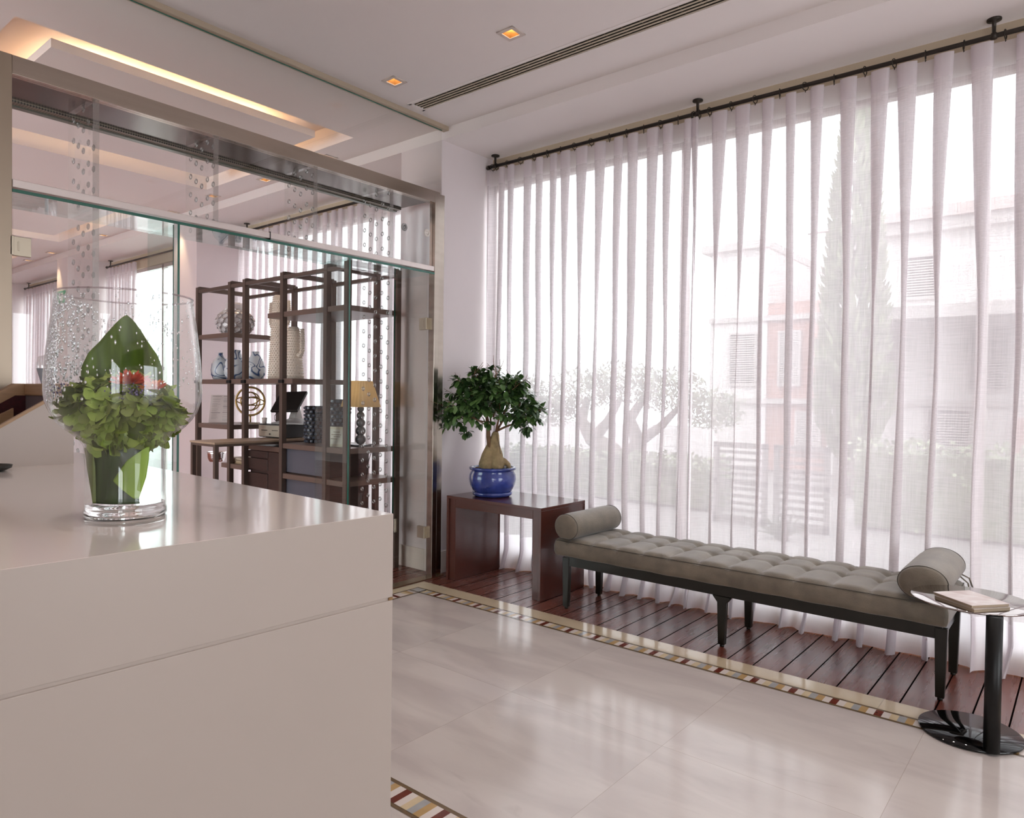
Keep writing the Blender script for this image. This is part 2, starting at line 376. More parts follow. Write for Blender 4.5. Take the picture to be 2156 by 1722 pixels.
for a, b in ((-16.99, -15.6), (-12.22, -11.78), (-8.42, -7.86), (-4.42, -3.95), (3.0, XR)): mb.box(a, YD, 0, b, YB + .12, SZ)
struct(mb.build('wall_window', M['plaster']), 'white plaster piers between the windows')
mb = MB(); fr = MB(); gl = MB(); k = 0
for a, b in ((-15.6, -12.22), (-11.78, -8.42), (-7.86, -4.42), (-3.95, 3.0)):
    k += 1
    struct(MB().box(a, YB, 3.19, b, YB+.12, SZ+.3).build('trim_%d' % (k+1), pmat('lintel_paint', '#c4b49c', .8)), 'beige window head above the curtain')
    struct(MB().box(a, YB, 0, b, YB+.12, .10).build('trim_%d' % (k+5), pmat('sill_stone', '#c9b98c', .6)), 'low beige stone kerb under the window')
    w = MB(); n = max(1, round((b-a)/1.75)); st = (b-a)/n
    for i in range(n+1):
        x = a + st*i; w.box(max(a, x-.025), YB+.03, .1, min(b, x+.025), YB+.09, 3.19)
    w.box(a, YB+.03, .1, b, YB+.09, .15).box(a, YB+.03, 3.14, b, YB+.09, 3.19)
    o = struct(w.build('window_%d' % k, M['alu']), 'tall aluminium framed window behind sheer curtains')
    g = MB()
    for i in range(n): g.poly(((a+st*i+.02, YB+.06, .13), (a+st*(i+1)-.02, YB+.06, .13), (a+st*(i+1)-.02, YB+.06, 3.16), (a+st*i+.02, YB+.06, 3.16)))
    g.build('pane', M['wpane'], o)
# unseen glazed entrance on the right, added to let light into the lobby
mb = MB()
for y in (-3, -.98, 1.04, 3.06, 3.78): mb.box(XR-.08, y, 0, XR+.06, y+.12, 3.2)
mb.box(XR-.08, -3, 0, XR+.06, 1.04, 3.2).box(XR-.08, -3, 2.6, XR+.06, 3.9, 3.2).box(XR-.08, -3, 3.2, XR+.06, YB+.12, 3.8).box(XR-.08, 3.9, 0, XR+.06, YB+.12, 3.8)
o = struct(mb.build('window_5', M['alu']), 'glazed entrance front added out of view to light the lobby')
g = MB()
for y in (1.16,): g.poly(((XR, y, 0), (XR, y+1.9, 0), (XR, y+1.9, 3.2), (XR, y, 3.2)))
g.build('pane', M['wpane'], o)
# baseboard on the recess side wall and pier
struct(MB().box(-3.95, 3.893, 0, -3.938, 4.5, .17).box(-4.42, 3.888, 0, -3.938, 3.9, .17).build('baseboard_window', M['base']), 'pale painted baseboard')

# ---------------------------------------------------------------- downlights, vent
def downlight():
    t = thing('downlight', 'square recessed ceiling spotlight', 'light')
    f = MB()
    for a in (0, 1, 2, 3):
        f.box(-.06, .0375, -.006, .06, .06, .0, Matrix.Rotation(a*pi/2, 4, 'Z'))
    f.build('trim_frame', pmat('light_trim', '#cfc2ba', .5), t)
    r = MB()
    for a in range(4):
        mt = Matrix.Rotation(a*pi/2, 4, 'Z')
        n0 = len(r.b.verts)
        r.poly([mt @ Vector(p) for p in ((-.0375, -.0375, -.002), (.0375, -.0375, -.002), (.026, -.026, .075), (-.026, -.026, .075))])
    r.poly(((-.026, -.026, .075), (.026, -.026, .075), (.026, .026, .075), (-.026, .026, .075)))
    r.build('reflector', pmat('gold_reflector', '#c79a60', .25, metal=.6), t)
    MB().sphere((0, 0, .052), .016, 10, 6).build('bulb', emat('halogen_bulb', (1, .88, .68, 1), 28), t)
    return t
dl = downlight(); first = True
def spot(x, y, e, col, tilt=(0, 0), blend=.6, size=radians(75)):
    d = bpy.data.lights.new('downlight_lamp', 'SPOT'); d.energy = e; d.color = col; d.spot_size = size; d.spot_blend = blend; d.shadow_soft_size = .03
    o = bpy.data.objects.new('downlight_lamp', d); COL.objects.link(o); o.location = (x, y, CZ-.02); o.rotation_euler = (tilt[0], tilt[1], 0)
names = {0: 'square recessed spotlight in the ceiling, right of the other one and above the curtain side', 1: 'square recessed spotlight in the ceiling close to the glass partition'}
for i, (x, y) in enumerate(DL_A + DL_B):
    if i > 1 and i < len(DL_A): lab, g = 'square recessed ceiling spotlight added out of view to light the lobby', 'added lobby downlights out of view'
    elif i < 2: lab, g = names[i], 'lobby downlights'
    else:
        lab = 'square recessed spotlight seen through the glass, %s from the glass partition' % ['first', 'second', 'third', 'fourth', 'fifth', 'sixth', 'seventh'][i-len(DL_A)]; g = 'lounge downlights'
    if 1 < i < len(DL_A):
        spot(x, y, 16, (1, .94, .88)); dup(dl, (x, y, CZ), None, lab, g); continue
    if first: o = dl; first = False; o.location = (x, y, CZ); o['label'] = lab; o['group'] = g
    else: o = dup(dl, (x, y, CZ), None, lab, g)
    if i < 2: spot(x, y, 10, (1, .9, .78))
    else: spot(x, y, 22, (1, .72, .42), size=radians(50))
for x, y in DL_C: spot(x, y, 130, (1, .95, .91), size=radians(110)); dup(dl, (x, y, CZ), None, 'square recessed ceiling spotlight added out of view to brighten the lounge', 'added lounge downlights out of view')
v = thing('air_vent', 'long white linear slot air vent in the ceiling', 'vent', (VENT[0], VENT[2], CZ))
Lv, Wv = VENT[1]-VENT[0], VENT[3]-VENT[2]
MB().box(-.015, -.012, -.004, Lv, .012, .004).box(-.015, Wv-.014, -.004, Lv, Wv+.01, .004).box(-.015, 0, -.004, .012, Wv, .004).build('frame', M['ceiling'], v)
MB().box(0, 0, .035, Lv, Wv, .045).build('backing', M['dark'], v)
for i in range(5):
    y = .008 + i*.0285
    MB().box(.0, y, -.001, Lv, y+.013, .002).build('blade', pmat('vent_blade', '#b9ac98', .5), v)
x = .1; dvm = pmat('vent_divider', '#6a5c4c', .5)
while x < Lv: MB().box(x, .01, .003, x+.003, Wv-.01, .008).build('divider', dvm, v); x += .115
# ================================================================ glass partition
gp = thing('glass_partition', 'steel framed glass partition wall with bubble patterned glass fins', 'partition', (XG, 0, 0))
Y0, Y1p = 1.055, 3.765
XB = -.385      # rear plane of the vestibule, local x
MB().box(-.44, .93, 0, .0, Y0, 2.945).build('post', M['steel_post'], gp, bevel=.002)
MB().box(-.06, Y1p, 0, .0, Y1p+.05, 2.945).box(-.10, Y1p+.05, 0, -.035, 3.9, 2.945).build('post', M['steel'], gp, bevel=.002)
MB().box(-.05, Y0, 2.858, .0, Y1p, 2.945).build('header_beam', M['steel'], gp, bevel=.002)
MB().box(XB, Y0, 2.875, -.05, Y1p, 2.9).build('soffit_panel', M['steel_dark'], gp)
def perf_mat():
    mt, nt, N, L, P = newmat('perforated_strip'); P.inputs['Metallic'].default_value = .7; P.inputs['Roughness'].default_value = .4
    tc = N.new('ShaderNodeTexCoord'); v = N.new('ShaderNodeTexVoronoi'); v.inputs['Scale'].default_value = 75; v.inputs['Randomness'].default_value = 0; L.new(tc.outputs['Object'], v.inputs['Vector'])
    c = mixc(N, L, mathn(N, L, 'GREATER_THAN', v.outputs['Distance'], .42), hexc('#2a2620'), hexc('#8b8172')); L.new(c, P.inputs['Base Color']); return mt
MB().box(XB-.05, Y0, 2.862, XB, Y1p, 2.9).build('perforated_strip', perf_mat(), gp)
MB().box(XB-.09, Y0, 2.855, XB-.05, Y1p, 2.905).build('rear_rail', pmat('rear_rail_metal', '#6d7466', .3, metal=.5), gp)
MB().box(-.045, Y0, 2.338, .006, Y1p-.01, 2.374).build('transom_bar', M['alu'], gp, bevel=.002)
MB().box(-.36, Y0, 2.316, .0, Y1p, 2.330).build('canopy_pane', [M['fin']], gp)
MB().box(-.003, Y0, 2.3155, .0015, Y1p, 2.3305).build('canopy_edge', M['edge'], gp)
MB().box(-.03, Y0, 2.374, -.02, 2.374, 2.858).build('transom_pane', M['pane'], gp)
MB().box(-.03, 2.378, 2.374, -.02, Y1p, 2.858).build('transom_pane', M['pane'], gp)
MB().box(-.05, 2.3735, 2.33, .008, 2.3785, 2.378).build('joint', M['dark'], gp)
MB().box(-.045, Y0-.12, 2.945, -.035, 3.86, 3.44).build('upper_pane', M['pane_top'], gp)
MB().box(-.055, .93, 3.438, .0, 3.9, CZ-.001).build('ceiling_track', pmat('track_paint', '#b5a692', .5, metal=.2), gp)
MB().box(-.036, Y0-.12, 3.433, -.033, 3.86, 3.439).build('track_edge', M['edge'], gp)
for y in (1.825, 2.975):
    f = MB().box(-.37, y-.006, 0.0, -.0, y+.006, 2.315).build('glass_fin', M['fin'], gp)
    MB().box(-.001, y-.006, 0.0, .001, y+.006, 2.315).build('fin_edge', M['edge'], f)
# bubble fins: thick acrylic with rows of round holes
for kf, y in enumerate((1.42, 2.05, 2.72, 3.36)):
    f = MB()
    if kf in (0, 3): f.box(-.36, y-.015, .0, -.03, y+.015, 2.312)
    f = f.box(-.36, y-.015, 2.335, -.03, y+.015, 2.873).build('bubble_fin', M['acrylic'], gp)
    b = MB(); row = 0; z = .05 if kf in (0, 3) else 2.37
    while z < 2.86:
        for c in range(5):
            if (c + row) % 2: continue
            x = -.33 + c*.0675; zz = z + .013*(c % 3)
            if abs(zz-2.323) < .03: continue
            b.tube([(x+.0125*cos(2*pi*i/14), y, zz+.0125*sin(2*pi*i/14)) for i in range(14)], .0042, 6, closed=True)
        row += 1; z += .0535
    b.build('bubble_pattern', M['bubble'], f)
    MB().box(-.030, y-.0152, 0 if kf in (0, 3) else 2.335, -.0285, y+.0152, 2.873).build('fin_edge', glassmat('frosted_edge_%d' % kf, (.82, .81, .80, 1), 1.45, .12, .2), f)
# round fixings on the transom
for (yy, r, mt) in ((3.70, .022, 'white'), (3.475, .02, 'grey')):
    b = MB()
    b.tube([(.0-.02 + .035*cos(0)*0, yy + r*cos(a), 2.62 + r*sin(a)) for a in [2*pi*i/20 for i in range(20)]], .008, 8, closed=True)
    b.lathe([(0, 0), (r*.6, 0), (r*.6, .004), (0, .004)], (0, 0, 0), 16, Matrix.Translation((-.022, yy, 2.62)) @ Matrix.Rotation(pi/2, 4, 'Y'))
    b.build('round_fixing', pmat('fixing_'+mt, '#e6dfd8' if mt == 'white' else '#8f8f90', .4), gp)
def hinge(parent, p, rz=0):
    h = MB(); h.box(-.012, .0, -.045, .012, .075, .045).box(-.02, -.012, -.045, .02, .004, .045)
    h.box(-.0135, .02, -.022, .0135, .028, .022)
    h.build('hinge', M['brass'], parent, p, bevel=.002, rot=(0, 0, rz))
# left leaf closed, right leaf swung open into the lounge
gd = thing('glass_door', 'closed frameless glass door leaf at the left steel post', 'door', (XG-.02, Y0+.004, 0))
MB().box(-.005, .004, .01, .005, .745, 2.312).build('pane', M['pane'], gd)
hinge(gd, (0, .0, 2.07)); hinge(gd, (0, .0, .32))
MB().box(-.0052, .7455, .01, .0052, .7475, 2.312).build('pane_edge', M['edge'], gd)
gd = thing('glass_door', 'open frameless glass door leaf turned inward beside the right steel post', 'door', (XG-.065, Y1p-.012, 0))
MB().box(-.37, -.005, .012, -.004, .005, 2.312).build('pane', M['pane_top'], gd)
MB().box(-.3715, -.0055, .012, -.37, .0055, 2.312).build('pane_edge', M['edge'], gd)
hinge(gd, (.0, .0, 1.945), pi/2); hinge(gd, (.0, .0, .345), pi/2)
h = MB().box(-.46, -.009, .31, -.33, .009, .40).box(-.345, -.012, .30, -.335, .012, .41).build('hinge', M['brass'], gd, bevel=.002)
MB().box(-.09, .93, .0, -.0, 3.9, .004).build('threshold', pmat('threshold_metal', '#8a7257', .25, metal=.5), gp)

# ================================================================ curtains
def curtain_mat(name='sheer_linen', tr=.21, tl=.17):
    mt, nt, N, L, P = newmat(name); N.remove(P); out = N['Material Output']
    tc = N.new('ShaderNodeTexCoord'); sp = N.new('ShaderNodeSeparateXYZ'); L.new(tc.outputs['UV'], sp.inputs[0])
    def weave(sx, sz, sc):
        mp = N.new('ShaderNodeMapping'); mp.inputs['Scale'].default_value = (sx, sz, 1); L.new(tc.outputs['UV'], mp.inputs[0])
        n = N.new('ShaderNodeTexNoise'); n.inputs['Scale'].default_value = sc; n.inputs['Detail'].default_value = 3; L.new(mp.outputs[0], n.inputs['Vector']); return n.outputs[0]
    w1 = weave(9, 170, 1); w2 = weave(260, 5, 1)
    wv = mathn(N, L, 'ADD', w1, w2)                      # ~1.0
    q = N.new('ShaderNodeMapRange'); q.inputs['From Min'].default_value = .8; q.inputs['From Max'].default_value = 1.2
    q.inputs['To Min'].default_value = tr*.62; q.inputs['To Max'].default_value = tr*1.38; L.new(wv, q.inputs[0])
    z = sp.outputs[1]
    hem = mathn(N, L, 'MAXIMUM', mathn(N, L, 'LESS_THAN', z, .27), mathn(N, L, 'GREATER_THAN', z, 3.138))
    tf = mathn(N, L, 'MULTIPLY', q.outputs[0], mathn(N, L, 'SUBTRACT', 1.0, mathn(N, L, 'MULTIPLY', hem, .86)))
    t = N.new('ShaderNodeBsdfTransparent')
    d = N.new('ShaderNodeBsdfDiffuse'); d.inputs[0].default_value = hexc('#efe8ea'); 
    a = N.new('ShaderNodeBsdfTranslucent'); a.inputs[0].default_value = hexc('#f2edf2')
    m1 = N.new('ShaderNodeMixShader'); L.new(mathn(N, L, 'ADD', tl, mathn(N, L, 'MULTIPLY', hem, .33)), m1.inputs[0]); L.new(d.outputs[0], m1.inputs[1]); L.new(a.outputs[0], m1.inputs[2])
    m2 = N.new('ShaderNodeMixShader'); L.new(tf, m2.inputs[0]); L.new(m1.outputs[0], m2.inputs[1]); L.new(t.outputs[0], m2.inputs[2])
    L.new(m2.outputs[0], out.inputs[0]); return mt
M['sheer'] = curtain_mat()
ZR, YR = 3.296, 4.42
def curtain(x0, x1, label, seed, pitch=.118, nz=34, group=None, flip=False, ztop=3.268, puddle=True):
    rd = random.Random(seed)
    # fold knots: folded path, each pleat overlaps itself (Z shape)
    kn = []; x = x0
    while x < x1 - .02:
        p = pitch * rd.uniform(.82, 1.2); kn.append([x, min(p, x1-x), rd.uniform(.42, .60), rd.uniform(.7, 1.15), rd.uniform(-1, 1), rd.uniform(.15, .42)]); x += p
    nper = 12; cols = []
    for (xa, p, B, D, ph, low) in kn:
        for i in range(nper): cols.append((xa, p, B, D, ph, low, i / nper))
    cols.append((x1, 0, 0, 0, 0, 0, 0))
    zs = [ztop - (ztop - .16) * (j / (nz-8)) for j in range(nz-7)] + [.13, .10, .07, .045, .025, .012, .004]
    mb = MB(); uvl = mb.b.loops.layers.uv.new('UVMap'); vs = []; us = []
    u = 0
    for ci, (xa, p, B, D, ph, low, t) in enumerate(cols):
        col = []
        for z in zs:
            h = max(0, min(1, (ztop - z) / (ztop - .2)))
            tz = min(1, h / .42); Bz = B * (1-tz) + low * tz + .06*sin(h*5 + ph*6)*tz
            a = 2*pi*t
            xx = xa + p*t - (Bz*p)*sin(a) * 1.0
            Dy = .024 * D * (1 + .9*min(1, h*2))
            yy = -Dy*cos(a) + .012*sin(2*a + ph*3)*h
            dr = .05*noise.noise(Vector((xa*1.7, z*.8, seed)))*h
            xx += dr * min(1, h*2) * (1 if x0+.1 < xa < x1-.1 else .2)
            if puddle and z < .16:
                k = (.16 - z) / .16
                n1 = noise.noise(Vector((xa*5 + t*.6, seed*3.1, 0))); n2 = noise.noise(Vector((xx*9, seed*1.7, 4)))
                yy -= (k**1.3) * (.05 + .06*n1) + sin(k*pi)*.03*n2
                xx += .05*k*n2
                zz = z + sin(k*pi)*.02*(n2+.3)
            else: zz = z
            scal = .010*(1-cos(2*pi*((xx-x0)/.13))) * 0 if z < ztop-.001 else 0
            col.append(mb.b.verts.new((xx, yy, max(.003, zz - scal))))
        vs.append(col); us.append(xa + p*t*(1 + 2.2*B))
    for i in range(len(vs)-1):
        for j in range(len(zs)-1):
            f = mb.b.faces.new((vs[i][j], vs[i+1][j], vs[i+1][j+1], vs[i][j+1])); f.smooth = True
            for lp, (ii, jj) in zip(f.loops, ((i, j), (i+1, j), (i+1, j+1), (i, j+1))): lp[uvl].uv = (us[ii], zs[jj])
    t = thing('curtain', label, 'curtain', (0, YR, 0), 0, group)
    o = mb.build('curtain_panel', M['sheer'], t); return t, kn
def ring_obj():
    t = thing('curtain_ring', 'dark metal curtain ring on the window rod', 'curtain ring')
    MB().tube([(0, .024*cos(a), .024*sin(a)-.006) for a in [2*pi*i/18 for i in range(18)]], .0028, 6, closed=True).build('ring', M['rod'], t)
    MB().tube([(0, 0, -.03), (0, 0.003, -.042), (.004, 0, -.036)], .0022, 5).build('hook', M['rod'], t)
    return t
ring = ring_obj(); rfirst = True
def rings(xs, grp, lab):
    global rfirst
    rd = random.Random(int(abs(xs[0])*100))
    for x in xs:
        if rfirst: o = ring; rfirst = False; o.location = (x, YR, ZR)
        else: o = dup(ring, (x, YR, ZR))
        o.rotation_euler = (0, 0, rd.uniform(-.5, .5)); o['label'] = lab; o['group'] = grp
def rod(x0, x1, brk, lab):
    t = thing('curtain_rod', lab, 'curtain rod', (x0, YR, ZR))
    MB().cyl((0, 0, 0), (x1-x0, 0, 0), .0125, 14).build('rod', M['rod'], t)
    for x, s in ((0, -1), (x1-x0, 1)): MB().cyl((x, 0, 0), (x + s*.022, 0, 0), .018, 14).build('finial', M['rod'], t)
    for b in brk:
        MB().lathe([(0, SZ-ZR), (.034, SZ-ZR), (.034, SZ-ZR-.008), (.010, SZ-ZR-.012), (.009, 0.018), (.016, .012), (.016, -.014), (0, -.014)], (b-x0, 0, 0), 16).build('ceiling_bracket', M['rod'], t)
rod(-3.915, 2.9, (-3.853, -2.075, -.44, 1.4), 'dark metal curtain rod along the lobby window')
c1, k1 = curtain(-3.90, -2.086, 'sheer white linen curtain behind the bonsai, left of the gap', 3, .133)
c2, k2 = curtain(-2.064, 2.85, 'sheer white linen curtain behind the bench, right of the gap', 8, .162)
rings([k[0]+k[1]*.5 for k in k1] + [-3.88], 'rings on the left lobby curtain', 'dark metal ring holding the sheer curtain left of the middle bracket')
rings([k[0]+k[1]*.5 for k in k2 if k[0] < .4] + [-2.10, -2.06], 'rings on the right lobby curtain', 'dark metal ring holding the sheer curtain right of the middle bracket')
rod(-7.80, -4.46, (-5.2, -7.7), 'dark metal curtain rod seen through the glass partition')
curtain(-7.82, -4.47, 'sheer white linen curtain behind the black display shelves', 21, .15, nz=24)
rod(-11.72, -8.5, (-11.6,), 'dark metal curtain rod at the second lounge window')
curtain(-11.70, -10.72, 'sheer white curtain drawn to the left side of the bare lounge window', 31, .12, nz=20)
rod(-15.5, -12.4, (-15.3,), 'dark metal curtain rod at the farthest lounge window')
curtain(-15.5, -12.4, 'sheer white curtain at the farthest lounge window', 41, .16, nz=20)
# ================================================================ reception counter
CT = 1.10
ct = thing('reception_counter', 'long white solid-surface reception counter with a glossy top', 'counter', (-1.358, 1.184, 0), radians(-2.8))
MB().box(-2.46, -3.3, .8885, 0, 0, CT).build('counter_top', [M['solid'], M['solid_side_shaded']], ct, bevel=.002)
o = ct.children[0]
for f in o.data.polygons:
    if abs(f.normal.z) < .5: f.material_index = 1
MB().box(-2.44, -3.28, .875, -.004, -.004, .892).build('recess_strip', M['solid_side_shaded'], ct)
MB().box(-2.46, -3.3, 0, 0, 0, .881).build('counter_body', M['solid_side_shaded'], ct, bevel=.002)
MB().box(-.012, -.012, .8812, -.0005, -.0005, .8883).build('end_plug', pmat('wood_plug', '#8a6840', .6), ct)
# raised reading desk on the counter: white block with sloped wooden tray
rd_ = thing('lectern', 'white raised desk with a sloped wood rimmed tray on the counter end', 'lectern', (-3.227, 1.091, CT), 0)
y0 = -.9; sl = .64
def zt(y): return .277 if y > -.08 else .277 + (y + .08)*sl
mb = MB().prism([(0, 0, .0), (0, 0, .262), (0, -.08, .262), (0, -.47, .262-.39*sl), (0, -.47, 0)], (-.02, 0, 0)).prism([(-.02, 0, 0), (-.02, 0, .10), (-.02, -.25, .04), (-.02, -.47, .0)], (-.48, 0, 0)).box(-.5, -.02, .1, -.02, 0, .262)
mb.prism([(-.48, 0, 0), (-.48, 0, .262), (-.48, -.08, .262), (-.48, -.47, .262-.39*sl), (-.48, -.47, 0)], (-.02, 0, 0)); mb.build('block', M['solid_side_shaded'], rd_)
wd = pmat('oak_rim', '#a98765', .45, noise_amt=.08, scale=5, stretch=(3, 3, 20))
MB().prism([(.003, .003, .262), (.003, .003, .274), (.003, -.082, .274), (.003, -.47, .274-.39*sl), (.003, -.47, .262-.39*sl), (.003, -.08, .262)], (-.02, 0, 0)).build('front_rim', wd, rd_)
MB().box(-.503, -.045, .275, -.017, .003, .328).build('end_rim', wd, rd_, bevel=.006)
MB().prism([(-.503, .0, .275), (-.503, .0, .328), (-.503, -.08, .328), (-.503, -.47, .328-.39*sl), (-.503, -.47, .275-.39*sl), (-.503, -.08, .275)], (.052, 0, 0)).build('back_rim', wd, rd_)
MB().prism([(-.478, -.03, .10), (-.478, -.03, .275), (-.478, -.08, .275), (-.478, -.47, .275-.39*sl), (-.478, -.47, .0)], (.025, 0, 0)).box(-.455, -.04, .10, -.02, -.02, .275).prism([(-.455, -.04, .10), (-.455, -.25, .04), (-.455, -.47, .001), (-.455, -.47, .006), (-.455, -.25, .045), (-.455, -.04, .106)], (.435, 0, 0)).build('tray_lining', pmat('dark_red_felt', '#3c0a10', .9, sheen=.3, noise_amt=.3, scale=60), rd_)
mb = MB(); mb.prism([(-.42, -.10, .11), (-.42, -.10, .22), (-.42, -.42, .04), (-.42, -.42, .0)], (.02, 0, 0)); mb.build('tray_divider', wd, rd_)
o = MB().lathe([(0, 0), (.05, .0), (.075, .012), (.078, .022), (.07, .016), (.04, .008), (0, .007)], (0, 0, 0), 28).build('pen_dish', M['legblack'], None, (-3.12, .77, CT))
tag(o, 'small dark dish on the counter at the left edge of the photo', 'dish')

# ================================================================ vase with flower arrangement
va = thing('glass_vase', 'large clear wine-glass shaped vase holding green flowers on the counter', 'vase', (-1.799, .721, CT), .689)
prof = [(.0845, 0), (.0895, .006), (.0895, .018), (.0865, .024), (.0885, .03), (.0865, .05), (.0855, .11), (.0865, .155), (.089, .172), (.098, .186), (.113, .199), (.130, .213), (.146, .231), (.158, .251), (.166, .277), (.1685, .30), (.168, .33), (.1645, .38), (.159, .43), (.1525, .48), (.1475, .523), (.1465, .526)]
inner = [(r - .0035, z + (.001 if z < .52 else 0)) for r, z in prof if z > .034][::-1]
g = MB().lathe([(0, .0)] + prof + [(.1445, .5275)] + inner, (0, 0, 0), 64)
g.lathe([(.082, .033), (0, .033)], (0, 0, 0), 64)
M['vglass'] = glassmat('vase_glass', (.985, .99, .985, 1), 1.5, 0)
M['realglass'] = pmat('thick_glass', (1, 1, 1, 1), .0, trans=1)
g.build('glass_body', M['vglass'], va)
MB().lathe([(0, .001), (.085, .001), (.0875, .008), (.0875, .017), (.0845, .023), (.0855, .031), (0, .031)], (0, 0, 0), 64).build('glass_foot', M['realglass'], va)
MB().tube([(.1462*cos(a), .1462*sin(a), .527) for a in [2*pi*i/64 for i in range(64)]], .0022, 8, closed=True).build('rim', glassmat('rim_glass', (.8, .76, .78, 1), 1.6, .1), va)
rv = random.Random(11)
def rad_at(z):
    for (r0, z0), (r1, z1) in zip(prof, prof[1:]):
        if z0 <= z <= z1: return r0 + (r1-r0)*(z-z0)/(z1-z0+1e-9)
    return .146
dr = MB()
for i in range(1400):
    left = rv.random() < .62
    a = rv.gauss(pi*1.12, .42) if left else rv.uniform(0, 2*pi)
    z = rv.uniform(.27, .515) if left else rv.uniform(.30, .52)
    r = rad_at(z) - .0035; s = rv.uniform(.001, .0030) * (1.5 if left else 1)
    mt = Matrix.Rotation(a, 4, 'Z')
    dr.sphere((r*cos(a), r*sin(a), z), s, 6, 4, (.55, .85, rv.uniform(1, 2.1)), mt)
o = dr.build('droplets', glassmat('water_drop', (.84, .87, .92, 1), 1.5, .55), va); o['kind'] = 'stuff'; o['label'] = 'water droplets on the glass'
leaf = pmat('big_leaf', '#5d7626', .38, noise_amt=.35, scale=9, stretch=(6, 6, 1.2), spec=.4)
def sheet(outline_l, outline_r, zs, yfn, nu=12):
    mb = MB()
    def lerp(tab, z):
        for (x0, z0), (x1, z1) in zip(tab, tab[1:]):
            lo, hi = min(z0, z1), max(z0, z1)
            if lo <= z <= hi: return x0 + (x1-x0)*(z-z0)/((z1-z0) or 1)
        return tab[-1][0]
    def fn(u, v):
        z = zs[0] + (zs[1]-zs[0])*v; a = lerp(outline_l, z); b = lerp(outline_r, z); x = a + (b-a)*u
        return (x, yfn(x, z, u), z)
    mb.grid(fn, nu, 30); return mb
sheet([(-.06, .20), (-.098, .27), (-.1, .31), (-.098, .355), (-.083, .395), (-.05, .44), (-.012, .478), (.0, .488)],
      [(.06, .20), (.092, .27), (.096, .32), (.094, .36), (.082, .39), (.044, .44), (.012, .478), (.001, .488)], (.20, .4875),
      lambda x, z, u: .055 - 3.2*x*x - .10*(z-.3) + .004*sin(x*80)).build('leaf', leaf, va, solid=.0008, loc=(-.02, 0, 0))
sheet([(-.05, .035), (-.058, .1), (-.062, .19), (-.09, .24)], [(.055, .035), (.05, .1), (.06, .19), (.09, .24)], (.035, .235),
      lambda x, z, u: -.055 + 5*x*x + .1*max(0, z-.18)).build('leaf', pmat('dark_leaf', '#31491a', .35, noise_amt=.3, scale=7, stretch=(9, 9, 1)), va, solid=.0008)
sheet([(.055, .048), (.008, .092), (.04, .14), (.078, .172)], [(.062, .048), (.075, .10), (.079, .14), (.080, .172)], (.05, .17),
      lambda x, z, u: -.07 + 7*max(0, x-.02)**2).build('leaf', pmat('light_leaf', '#8aa83e', .4, noise_amt=.15, scale=8), va, solid=.0008)
sheet([(-.078, .165), (-.07, .12), (-.055, .06), (-.05, .036)][::-1], [(-.05, .165), (-.045, .12), (-.044, .06), (-.044, .036)][::-1], (.036, .165),
      lambda x, z, u: -.05 + .5*abs(x+.05)).build('leaf', pmat('olive_leaf', '#6c7a34', .4, noise_amt=.15, scale=8), va, solid=.0008)
def floret(mb, c, nrm, s, rv):
    n = Vector(nrm).normalized(); t = n.orthogonal().normalized(); b = n.cross(t); ph = rv.uniform(0, 2*pi)
    for k in range(4):
        a = ph + k*pi/2 + rv.uniform(-.15, .15); d = t*cos(a) + b*sin(a); w = n.cross(d); cup = rv.uniform(.1, .5)
        pts = []
        for (l, ww) in ((.08, .0), (.3, .28), (.62, .5), (.9, .42), (1.05, .12)):
            pts.append((l, ww))
        L_ = [Vector(c) + (d*l + w*ww + n*(cup*l*l*.9 - .25*ww))*s for l, ww in pts[1:]]
        R_ = [Vector(c) + (d*l - w*ww + n*(cup*l*l*.9 - .25*ww))*s for l, ww in pts[1:]]
        m_ = [Vector(c) + (d*l + n*(cup*l*l*.9 + .02))*s for l, ww in pts[1:]]
        c0 = Vector(c); prev = None
        def V(p): return mb.b.verts.new(p)
        vl, vr, vm = [V(p) for p in L_], [V(p) for p in R_], [V(p) for p in m_]; v0 = V(c0)
        for f in ((v0, vl[0], vm[0]), (v0, vm[0], vr[0])): q_ = mb.b.faces.new(f); q_.smooth = True; q_.material_index = mb.mi
        for i in range(3):
            for f in ((vl[i], vl[i+1], vm[i+1], vm[i]), (vm[i], vm[i+1], vr[i+1], vr[i])): q_ = mb.b.faces.new(f); q_.smooth = True; q_.material_index = mb.mi
greens = [pmat('petal_olive', '#7f8c40', .6, noise_amt=.18, scale=30), pmat('petal_green', '#9ab050', .6, noise_amt=.15, scale=30), pmat('petal_light', '#b0c262', .6, noise_amt=.15, scale=30), pmat('petal_dark', '#56642c', .6, noise_amt=.2, scale=30)]
